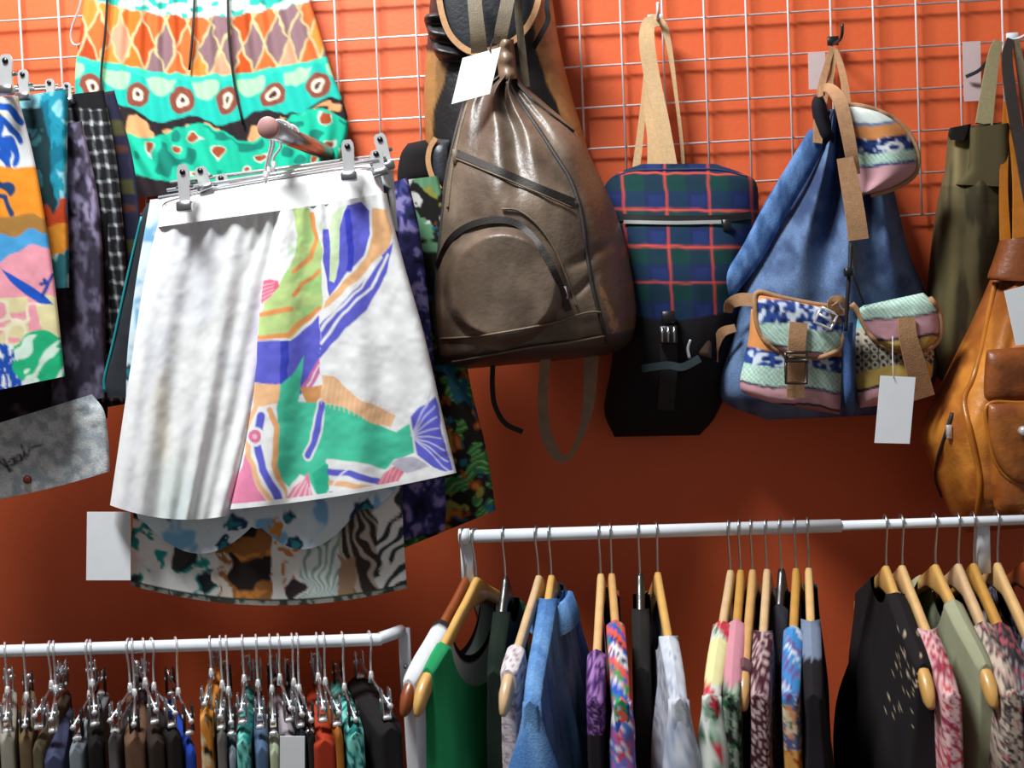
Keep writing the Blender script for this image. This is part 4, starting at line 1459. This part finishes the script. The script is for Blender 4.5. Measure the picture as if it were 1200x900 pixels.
def turn(loc, px, reach, drop):
    """angle about the vertical that brings a near end to column px"""
    best = (1e9, 0)
    for a in np.linspace(-1.0, 1.0, 401):
        p_ = loc + np.array([math.sin(a) * reach, -math.cos(a) * reach, -drop])
        e = abs(proj(p_)[0] - px)
        if e < best[0]:
            best = (e, a)
    return best[1]


# ---------------------------------------------------------------- wooden hangers
HL = .215
HC = np.array([(0, -.082), (.03, -.090), (.07, -.108), (.11, -.128), (.15, -.148), (.19, -.170), (.215, -.190)])


def hz(s):
    return np.interp(np.abs(s), HC[:, 0], HC[:, 1])


WOODS = {}


def wood(i):
    c = ['d2a45c', 'c99c62', 'd8b078', 'c08f45', '8a4522', 'cfae84', '241d1b'][i]
    return mat('hanger_wood_%d' % i, tuple(hx(c)), .35, noise=.14, nscale=45, bump=.05, bscale=80, spec=.5, coat=.2)


def hanger_proto():
    s = np.r_[-HL, -HL + .003, np.linspace(-HL + .012, -.012, 20), np.linspace(0, .012, 2), np.linspace(.024, HL - .012, 19), HL - .003, HL]
    s = np.sort(s)
    V = []
    ns = 12
    for x in s:
        a = abs(x)
        e = np.sqrt(np.clip(1 - (np.clip((a - (HL - .014)) / .0145, 0, 1)) ** 2, .02, 1))
        hh = (.0115 + .010 * math.exp(-(a / .022) ** 2) + .004 * sm(a, .13, .2)) * e
        tt = (.0062 + .0018 * sm(a, .12, .2)) * e
        th = np.arange(ns) / ns * 2 * math.pi
        cx = np.sign(np.cos(th)) * np.abs(np.cos(th)) ** .6 * tt
        cz = np.sign(np.sin(th)) * np.abs(np.sin(th)) ** .6 * hh
        V += [(cx[k], x, hz(x) + cz[k] - .001) for k in range(ns)]
    Fc = gridfaces(len(s), ns, wrap=True) + [list(range(ns)), list(range(len(s) * ns - 1, (len(s) - 1) * ns - 1, -1))]
    R = RR + .0034
    pts = [(0, 0, -.085), (0, 0, -.05), (0, -.004, -.030)]
    for a in np.linspace(215, -20, 16):
        pts.append((0, R * math.cos(math.radians(a)), R * math.sin(math.radians(a))))
    hk = MB().tube(pts, .0017, 7, 36)
    return V, Fc, hk


HV, HF, HK = hanger_proto()
hk_mesh = None
wood_mesh = {}


def wooden_hanger(px, tip, w, label, k=1.):
    global hk_mesh
    loc = rail_at(px)
    a = turn(loc, tip, HL * k, .185)
    t = thing('wooden_hanger', loc, label, 'hanger', 'wooden hangers on the right rail', a)
    t.scale = (1, k, 1)
    if w not in wood_mesh:
        o = mk('body', HV, HF, wood(w), t, local=True)
        wood_mesh[w] = o.data
    else:
        o = bpy.data.objects.new('body', wood_mesh[w])
        COL.objects.link(o)
        o.parent = t
    if hk_mesh is None:
        o = HK.build('hook', STEEL, t, local=True)
        hk_mesh = o.data
    else:
        o = bpy.data.objects.new('hook', hk_mesh)
        COL.objects.link(o)
        o.parent = t
        o.scale = (1, 1 / k, 1)
    return loc, a


def top(name, label, cat, loc, ang, colf, a0=.1, a1=.230, dip=.05, tx=.03, L=.72, w1=None, seed=0, m=None, amp=.5, sleeve=None, ridge=None, group='tops on the right rail', nq=144, nv=170, n0=.0135, blunt=.2, rim=None):
    """a garment hanging from a hanger: shoulders follow the arms, cloth falls in folds"""
    w1 = a1 if w1 is None else w1
    rz = ridge if ridge is not None else (lambda s: hz(s) + .014 + .006 * sm(np.abs(s), .10, .18))
    qf = np.linspace(0, 1, 6001)                                      # points spread evenly round the section, ends included
    lf = np.r_[0, np.cumsum(np.hypot(np.diff(a1 * np.cos(2 * math.pi * qf)), 3 * np.diff(max(tx, n0) * np.sign(np.sin(2 * math.pi * qf)) * np.abs(np.sin(2 * math.pi * qf)) ** blunt)))]
    q = np.interp(np.arange(nq) / nq * lf[-1], lf, qf)
    y0 = -a1 * np.cos(2 * math.pi * q)
    sg = np.sin(2 * math.pi * q)
    tt = np.linspace(0, 1, nv)
    v = np.where(tt < .8, tt * .55, .44 + (tt - .8) * 2.8)              # finest rows where the cloth is in view
    v[1:4] *= .7
    Q, Vv = np.meshgrid(q, v)
    Y0, SG = np.meshgrid(y0, v)[0], np.meshgrid(sg, v)[0]
    ay = np.abs(Y0)
    neck = ay < a0
    base = np.where(neck, rz(a0) - dip * np.sqrt(np.clip(1 - (ay / max(a0, 1e-6)) ** 2, 0, 1)), rz(ay))
    Z = base + Vv * (-L - base)
    prof = np.sign(SG) * np.abs(SG) ** blunt
    T = n0 + (tx - n0) * sm(Vv, .0, .35)
    T0 = np.where(neck, n0 * np.abs(np.sign(SG)), 0.)
    k0 = np.sqrt(sm(Vv, 0, .016))
    fold = (vn(Y0 * 26 + 7 * seed, Vv * 2.2 + np.sign(SG) * 9, seed) - .5) * 2
    X = prof * (T * k0 + T0 * (1 - k0)) + np.sign(SG) * amp * tx * fold * sm(Vv, .03, .3) * np.abs(prof)
    Yl = Y0 * (1 + (w1 / a1 - 1) * sm(Vv, 0, .5)) + .006 * (vn(Q * 0 + Vv * 5, SG * 2, seed + 3) - .5) * sm(Vv, .05, .2)
    V = np.stack([X, Yl, Z], -1).reshape(-1, 3)
    C = colf(X, Yl, Z, Q)
    if rim is not None:
        C = col3(C, hx(rim[0]) + 0 * C, sm(base - Z, rim[1] * 1.3, rim[1] * .8) * (ay < a0 + .01))
    o = mk(name, V, gridfaces(nv, nq, wrap=True, flip=True), m or FAB, None if sleeve is None else None, col=C, local=True)
    if sleeve:
        t = thing(name, loc, label, cat, group, ang)
        o.name = 'body'
        o.data.name = 'body'
        o.parent = t
        ln, sw_, out, scol = sleeve
        for sd in (-1, 1):
            n = 26
            u = np.linspace(0, 1, n)
            yc = sd * (a1 - .012 + out * np.sin(u * 1.4))
            zc = rz(a1) - .006 - u * ln
            rr = .012 + (sw_ - .012) * sm(u, 0, .25)
            th = np.arange(20) / 20 * 2 * math.pi
            U, TH = np.meshgrid(u, th, indexing='ij')
            wob = 1 + .28 * (vn(TH * 1.6 + 3, U * 5, seed + sd) - .5)
            SX = np.cos(TH) * rr[:, None] * wob
            SY = yc[:, None] + np.sin(TH) * rr[:, None] * .75 * wob
            SZ = zc[:, None] + 0 * U
            Vs = np.stack([SX, SY, SZ], -1).reshape(-1, 3)
            mk('sleeve', Vs, gridfaces(n, 20, wrap=True) + [list(range(20))], m or FAB, t, col=(scol or colf)(SX, SY, SZ, TH / 6.3), local=True)
        return t
    o.location = loc
    o.rotation_euler = (0, 0, ang)
    return tag(o, label, cat, group)


def plain(c, c2=None, s=60.):
    c = hx(c)
    c2 = hx(c2) if c2 else c * .8
    return lambda X, Y, Z, Q: col3(c, c2, fbm(Y * s + X * s, Z * s * .5, 3))


def floral(base, cols, sc=55., th=.60, seed=0):
    b = hx(base)
    cs = [hx(c) for c in cols]

    def f(X, Y, Z, Q):
        C = np.broadcast_to(b, X.shape + (3,)).copy()
        for k, c in enumerate(cs):
            d, a, i = worley((Y + X * 1.3) * sc * .8 + 13 * k, (Z + X * .7) * sc * .8 + 5 * k, seed + k * 2.)
            r = (1.02 - th) * (.75 + .5 * i) * (.78 + .22 * np.cos(5 * a + 6 * i))
            C = col3(C, c + 0 * C, np.clip((r - d) * 9 + .5, 0, 1))
        return C
    return f


def dots(base, dot, sc=130., th=.62, seed=1):
    b, c = hx(base), hx(dot)

    def f(X, Y, Z, Q):
        d, a, i = worley((Y + X * 1.3) * sc, (Z + X * .7) * sc, seed)
        m = np.clip((.30 + .1 * i - d) * 6 + .5, 0, 1)
        return b * (1 - m[..., None]) + c * m[..., None]
    return f


WH = {}
GT = 'tops on the right rail'


def hung(px, tip, w, garm, size=1., **k):
    loc, a = wooden_hanger(px, tip, w, garm[0], size)
    if size != 1.:
        k['ridge'] = lambda s: hz(np.asarray(s) / size) + .014 + .006 * sm(np.abs(s) / size, .10, .18)
    if garm[1]:
        return top(garm[1], garm[2], garm[3], loc, a, garm[4], **k)


PALE = 1
# white and grey T-shirt on the brown hanger
hung(543, 471, 4, ('reddish brown wooden hanger under the white ringer T-shirt', 't_shirt', 'white T-shirt with a dark neck rim beside the green tank top', 'shirt',
     plain('ccd0d4', 'd9dcdf')), a0=.085, a1=.194, dip=.075, tx=.022, seed=3, L=.60, rim=('2a2424', .012))
hung(556, 487, 0, ('honey wooden hanger holding the green tank top at the rail end', 'tank_vest', 'bright green tank top on a honey wooden hanger', 'top', plain('2a9c62', '238a55', 20)), a0=.125, a1=.178, dip=.10, tx=.026, seed=5, L=.70, w1=.19)
hung(590, 580, 6, ('short dark hanger between the green tank top and the denim shirt', 'dark_blouse', 'very dark bottle green top between the green tank and the denim shirt', 'top', plain('1d2a22', '141c17')), a0=.04, a1=.112, dip=.03, tx=.02, seed=6, L=.70, size=.48)
hung(629, 588, 5, ('pale hanger with its rounded tip showing beside the denim shirt', 'camisole', 'white and mauve strappy top on the hanger left of the denim shirt', 'top', floral('cdbfc0', ['8f7a8c', 'e6dedd'], 90)), a0=.135, a1=.182, dip=.12, tx=.014, seed=7, L=.62, blunt=.1)
den = lambda X, Y, Z, Q: col3(hx('4a74ad'), hx('6f9ccf'), sm(fbm(Y * 40 + X * 30, Z * 14, 2), .3, .7))
td = hung(644, 624, 0, ('honey wooden hanger inside the blue denim shirt', 'denim_shirt', 'light blue denim shirt with a folded collar', 'shirt', den), a0=.045, a1=.230, dip=.012, tx=.036, seed=8, m=DEN, L=.75, sleeve=(.5, .036, .015, None))
# its collar: a folded band around the hanger neck
u = np.linspace(0, 2 * math.pi, 40)
V, prof = [], [(0, .0), (.006, .012), (.012, .010), (.022, -.016), (.024, -.030)]
for k, (o_, z_) in enumerate(prof):
    for a in u[:-1]:
        V.append(((.022 + o_) * math.cos(a) * .9, (.040 + o_) * math.sin(a), -.098 + z_ - .012 * abs(math.sin(a))))
V = np.array(V)
mk('collar', V, gridfaces(5, 39, wrap=True, flip=True), DEN, td, col=den(V[:, 0], V[:, 1], V[:, 2], 0), local=True)

hung(702, 697, 2, ('pale hanger left of the pair, holding the purple-sleeved top', 'lace_blouse', 'black top with a purple lace shoulder on the rail', 'top',
     lambda X, Y, Z, Q: np.where(((np.abs(Y) > .145) & (Z > -.215))[..., None], floral('5f3a78', ['a277b4', '3a2050'], 220, .5)(X, Y, Z, Q), hx('211c22') + 0 * X[..., None])), a0=.148, a1=.230, dip=.11, tx=0.013, seed=9)
hung(715, 728, 1, ('pale hanger holding the red, white and blue floral top', 'floral_shirt', 'red, white, blue and green bold floral top', 'top',
     floral('26222c', ['cf2f3e', 'dfe0e6', '2d55b5', '2f8f5c', 'e05a4a'], 48, .52, 3)), a0=.09, a1=.230, dip=.07, tx=0.015, seed=10, amp=.3, sleeve=(.16, .016, .006, floral('dfe0e6', ['cf2f3e', 'b45a9a', '4f6fbf'], 90, .5, 4)))
hung(748, 752, 6, ('short dark hanger just left of the pale grey shirt', 'dark_blouse', 'charcoal black top left of the pale grey shirt', 'top', plain('221f20', '2d2a2a')), a0=.04, a1=.108, dip=.04, tx=.016, seed=11, size=.46)
hung(769, 796, 0, ('honey hanger holding the pale grey shirt', 'grey_shirt', 'pale blue-grey crinkled shirt with a hanging sleeve', 'shirt', floral('b5bcca', ['8f99b0', 'c9cfd9'], 60, .55, 5)), a0=.12, a1=.230, dip=.05, tx=.026, seed=12, sleeve=(.4, .026, .012, None))
hung(854, 834, 5, ('whitish hanger holding the cream floral blouse', 'floral_blouse', 'cream blouse with green and red flowers and yellow shoulder', 'shirt',
     lambda X, Y, Z, Q: np.where(((Z > -.165) & (np.abs(Y) > .1))[..., None] & (vn(Z * 60, Y * 40, 2) > .4)[..., None], hx('dcd9a0'), floral('d5dbd3', ['3f6b4c', 'c2384a', '8fae98'], 36, .68, 6)(X, Y, Z, Q))), a0=.1, a1=.230, dip=.06, tx=0.015, seed=13, sleeve=(.3, .02, .02, None))
hung(866, 857, 3, ('amber hanger just right of the whitish one', 'floral_shirt', 'black top with green leaves and a pink shoulder edge', 'top',
     lambda X, Y, Z, Q: np.where((Z > -.165)[..., None] & (np.abs(Y) > .08)[..., None], hx('c88a98'), floral('1d1b1d', ['2f5f40', 'a9b9a6', '7a8a7c'], 60, .62, 7)(X, Y, Z, Q))), a0=.095, a1=.230, dip=.06, tx=0.012, seed=14)
hung(880, 870, 1, ('pale hanger with its bare rounded tip showing among the florals', 'camisole', 'black strappy top with thin pink straps', 'top', lambda X, Y, Z, Q: np.where((Z > -.2)[..., None], hx('6b4a50'), hx('1f1b1d')) + 0 * X[..., None]), a0=.168, a1=.186, dip=.16, tx=0.012, seed=15)
hung(897, 890, 5, ('whitish hanger holding the maroon spotted top', 'spotted_blouse', 'maroon top with small white spots', 'top', dots('47202a', 'c9aeb0', 115, .66, 3)), a0=.118, a1=.230, dip=.06, tx=0.017, seed=16)
hung(914, 910, 6, ('short dark hanger between the maroon and blue tops', 'dark_blouse', 'navy black top with a grey edge behind the maroon spotted one', 'top', plain('1e1c24', '3a3a44')), a0=.04, a1=.108, dip=.05, tx=.012, seed=17, size=.46)
hung(931, 927, 3, ('amber hanger holding the blue and orange print top', 'scenic_print_shirt', 'blue and orange scenic print top', 'top',
     lambda X, Y, Z, Q: np.where((Z > -.185)[..., None], floral('3f86c4', ['cfd6dc', '6a4f8c'], 60, .68, 2)(X, Y, Z, Q), np.where((Z > -.245)[..., None], floral('cf8f62', ['3f7a5c', 'dfc9a8', '5a5f8c'], 60, .6, 3)(X, Y, Z, Q), floral('d07f30', ['b2491f', 'e0a858'], 30, .58, 4)(X, Y, Z, Q)))), a0=.112, a1=.230, dip=.06, tx=0.013, seed=18)
hung(946, 953, 2, ('pale hanger right of the blue print top, holding a black top', 'black_shirt', 'black top with a grey-blue collar edge on the rail', 'top',
     lambda X, Y, Z, Q: np.where((Z > -.143)[..., None], hx('77849c'), hx('1f1c20')) + 0 * X[..., None]), a0=.1, a1=.230, dip=.05, tx=0.022, seed=19)
hung(1037, 1092, 0, ('honey hanger turned towards us holding the beaded black blouse', 'black_blouse', 'wide black blouse with pale beads near the shoulder', 'shirt',
     lambda X, Y, Z, Q: np.where(((vn(Y * 320, Z * 320, 4) > .84) & (Y < -.1) & (Z > -.24))[..., None], hx('b9a88c'), hx('1e1a1d')) + 0 * X[..., None]), a0=.05, a1=.185, dip=.03, tx=.045, seed=20, w1=.2)
hung(1056, 1114, 2, ('pale hanger holding the pink rose print top', 'rose_print_blouse', 'pink and red rose print top on the rail', 'top', floral('8a3448', ['c98a98', 'b8434a', 'd9b4b4'], 110, .5, 6)), a0=.122, a1=.230, dip=.08, tx=.014, seed=21)
hung(1095, 1166, 0, ('honey hanger holding the sage green top, tip exposed', 'sage_vest', 'plain sage green sleeveless top', 'top', plain('a3a68a', '8f9378', 10)), a0=.07, a1=.188, dip=.06, tx=.022, seed=22, amp=.25)
hung(1122, 1184, 5, ('whitish hanger holding the grey-brown patterned top', 'patterned_blouse', 'grey, pink and brown busy patterned top right of the sage one', 'top', floral('6a6460', ['a99e94', 'b06a72', '3a3432', 'c0b0a0'], 110, .5, 8)), a0=.112, a1=.230, dip=.06, tx=0.020, seed=23)
hung(1140, 1203, 3, ('amber hanger second from the right end of the rail', 'floral_shirt', 'dark red and grey floral top near the right edge', 'top', floral('4a4448', ['a34a58', '8c8a90', '2a2628'], 90, .55, 9)), a0=.112, a1=.230, dip=.06, tx=0.015, seed=24)
hung(1168, 1235, 2, ('pale brown hanger, rightmost one in view', 'grey_blouse', 'grey-lilac blouse at the right edge of the rail', 'shirt', floral('8f8ea0', ['6a5f80', 'b9b9c4'], 80, .55, 10)), a0=.14, a1=.230, dip=.08, tx=.024, seed=25)
hung(1200, 1275, 4, ('brown hanger cut by the right edge of the picture', 'dark_blouse', 'dark mixed print top cut by the right edge of the picture', 'top', floral('2a2830', ['5a4a6a', '7a7a80'], 80, .6, 11)), a0=.1, a1=.230, dip=.06, tx=.03, seed=26)

# ---------------------------------------------------------------- clip hangers and trousers on the left rail
CH = {}
BW = .13


def clip_hanger(px, near, label, zb):
    loc = rail_at(px, True)
    a = turn(loc, near, BW, zb + .03)
    t = thing('clip_hanger', loc, label, 'hanger', 'clip hangers on the left rail', a)
    key = round(zb, 3)
    if key not in CH:
        R = RR + .0036
        pts = [(0, 0, -zb), (0, 0, -zb * .6), (0, -.003, -.026)] + [(0, R * math.cos(math.radians(x)), R * math.sin(math.radians(x))) for x in np.linspace(215, -20, 14)]
        parts = [('hook', MB().tube(pts, .0018, 7, 32), CHR, None), ('bar', MB().tube([(0, -BW, -zb), (0, BW, -zb)], .0024, 8), STEEL, None),
                 ('collar', MB().tube([(0, 0, -zb - .006), (0, 0, -zb + .012)], [.006, .003], 8), CHR, None)]
        for sd in (-1, 1):
            y = sd * (BW - .030)
            parts.append(('clip', MB().box((.006, y, -zb - .006), .003, .016, .044, None, .4).box((-.006, y, -zb - .006), .003, .016, .044, None, .4), BLKP if zb > .075 else STEEL, None))
            parts.append(('spring', MB().tube([(-.009, y, -zb - .002), (.009, y, -zb - .002)], .0036, 8), CHR, None))
            parts.append(('clip_tip', MB().box((0, y, -zb - .026), .013, .02, .007, None, .4), CHR, None))
            parts.append(('end_stop', MB().tube([(0, sd * (BW - .002), -zb), (0, sd * (BW + .004), -zb)], .0042, 8), CHR, None))
        CH[key] = [mk(n, np.vstack(b.V), b.Fc, m, t, local=True) for n, b, m, _ in parts]
    else:
        for o in CH[key]:
            c = o.copy()
            COL.objects.link(c)
            c.parent = t
    return loc, a


BOT = [  # rail column, near column, half thickness, top drop, colours, name, label
    (-20, -22, .016, .006, ('6a655c', '8d877a'), 'beige_trousers', 'beige trousers cut by the left edge of the picture', 'trousers'),
    (6, 8, .013, .0, ('aaa699', '8d897c'), 'stone_trousers', 'stone coloured trousers second from the left edge', 'trousers'),
    (28, 30, .012, .0, ('7d6a4c', '55452f'), 'khaki_trousers', 'khaki brown crumpled trousers at the left end', 'trousers'),
    (58, 42, .010, .012, ('4a4030', '6b6048'), 'olive_skirt', 'olive patterned skirt beside the khaki trousers', 'skirt'),
    (63, 61, .018, .030, ('4a5070', '3a3f58'), 'navy_trousers', 'faded navy blue trousers at the left end', 'trousers'),
    (102, 87, .013, .016, ('8a949c', '6f7a82'), 'grey_trousers', 'light blue-grey trousers between navy and black pairs', 'trousers'),
    (106, 112, .014, .010, ('1f1c1c', '161414'), 'black_trousers', 'jet black trousers left of the speckled skirt', 'trousers'),
    (150, 131, .010, .0, ('2a2728', '6b6668'), 'speckled_skirt', 'black and grey speckled skirt left of the brown trousers', 'skirt'),
    (155, 158, .019, .006, ('6f5340', '5b4333'), 'brown_trousers', 'plain mid brown trousers with a rounded fold', 'trousers'),
    (168, 184, .015, .012, ('3a2e28', '2a211d'), 'chocolate_trousers', 'dark chocolate trousers right of the mid brown pair', 'trousers'),
    (178, 206, .014, .008, ('1e1a1a', '262020'), 'black_skirt', 'plain black skirt right of the chocolate trousers', 'skirt'),
    (206, 225, .008, .028, ('2448b0', '1b3a94'), 'blue_skirt', 'royal blue strip of skirt beside the orange print', 'skirt'),
    (246, 241, .012, -.03, None, 'orange_print_skirt', 'orange and black print skirt rising above its neighbours', 'skirt'),
    (258, 259, .009, .004, ('4a4644', '7b7774'), 'tweed_skirt', 'grey tweed skirt right of the orange print', 'skirt'),
    (265, 272, .007, .030, ('97a2ae', '808b98'), 'silver_skirt', 'narrow silver grey skirt left of the turquoise lace', 'skirt'),
    (284, 284, .013, .010, 'teal', 'lace_skirt', 'turquoise lace skirt in the middle of the left rail', 'skirt'),
    (300, 306, .012, .022, ('5d7698', '48607f'), 'denim_skirt', 'slate blue denim skirt right of the turquoise lace', 'skirt'),
    (316, 321, .009, .026, ('c0ccae', 'a3b092'), 'pale_green_skirt', 'pale green narrow skirt', 'skirt'),
    (326, 342, .012, .018, ('a8a0a8', '948c94'), 'mauve_grey_skirt', 'mauve grey skirt with a blank white tag', 'skirt'),
    (342, 355, .008, .006, ('2c2a2e', '1e1c20'), 'black_skirt', 'thin black skirt behind the white tag', 'skirt'),
    (348, 366, .008, .008, ('221f20', '2b2728'), 'black_trousers', 'black trousers just left of the rust red pair', 'trousers'),
    (371, 380, .021, .014, ('b03c22', '9c341e'), 'rust_trousers', 'rust red trousers with a squared fold', 'trousers'),
    (379, 398, .008, .004, ('8a4a1c', 'b8742c'), 'ochre_skirt', 'ochre orange edge of skirt beside the rust red trousers', 'skirt'),
    (401, 418, .017, .004, 'teal', 'sequin_skirt', 'dark turquoise speckled skirt near the rail bend', 'skirt'),
    (433, 458, .024, .0, ('1c1a1c', '232022'), 'black_dress', 'long black garment hanging last before the rail bend', 'dress')]
for k, (px, near, tx, dz, cc, nm, label, cat) in enumerate(BOT):
    zb = (.062, .070, .080)[k % 3] if dz > -.02 else .05
    loc, a = clip_hanger(px, near, 'chrome clip hanger gripping the ' + label.split(' at the')[0].split(' beside')[0].split(' right of')[0].split(' left of')[0].split(' just')[0].split(' between')[0], zb)
    if cc is None:
        def cf(X, Y, Z, Q):
            C = floral('cf8430', ['1f1a18', 'd9c9a0', 'e09a48'], 42, .66, 5)(X, Y, Z, Q)
            return C
    elif cc == 'teal':
        cf = floral('1f7f7c' if nm == 'lace_skirt' else '0f5f62', ['3fb3a4', '12494e', '7fd0c4'], 170, .56, k)
    else:
        cf = plain(cc[0], cc[1], 40)
    zt = .062 + .03 + dz
    o = top(nm, label, cat, loc, a, cf, a0=0., a1=.128, dip=0, tx=tx, L=.75, seed=30 + k, ridge=lambda s, zt=zt: -zt + 0 * np.asarray(s) - .004 * sm(np.abs(s), .1, .125), group='trousers and skirts on the left rail', nq=64, nv=60, n0=tx * .9, amp=.25, blunt=.18)
    if nm == 'mauve_grey_skirt':
        tg = o
for nm in ('mauve_grey_skirt',):
    # its tag is a card lying on the near edge of the cloth
    c = np.array([(328, 863), (357, 863), (357, 930), (328, 930)], float)
    q = tg
    d = LD + .155
    fr = P(c[:, 0], c[:, 1], d)
    V = np.vstack([fr, fr + np.array([0, .0012, 0])])
    Minv = np.array((Matrix.Translation(q.location) @ Matrix.Rotation(q.rotation_euler[2], 4, 'Z')).inverted())
    V = np.c_[V, np.ones(8)] @ Minv.T
    Fc = [[3, 2, 1, 0], [4, 5, 6, 7]] + [[i, (i + 1) % 4, 4 + (i + 1) % 4, 4 + i] for i in range(4)]
    mk('price_tag', V[:, :3], Fc, CARD, q, local=True, smooth=False)['label'] = 'blank white price tag'
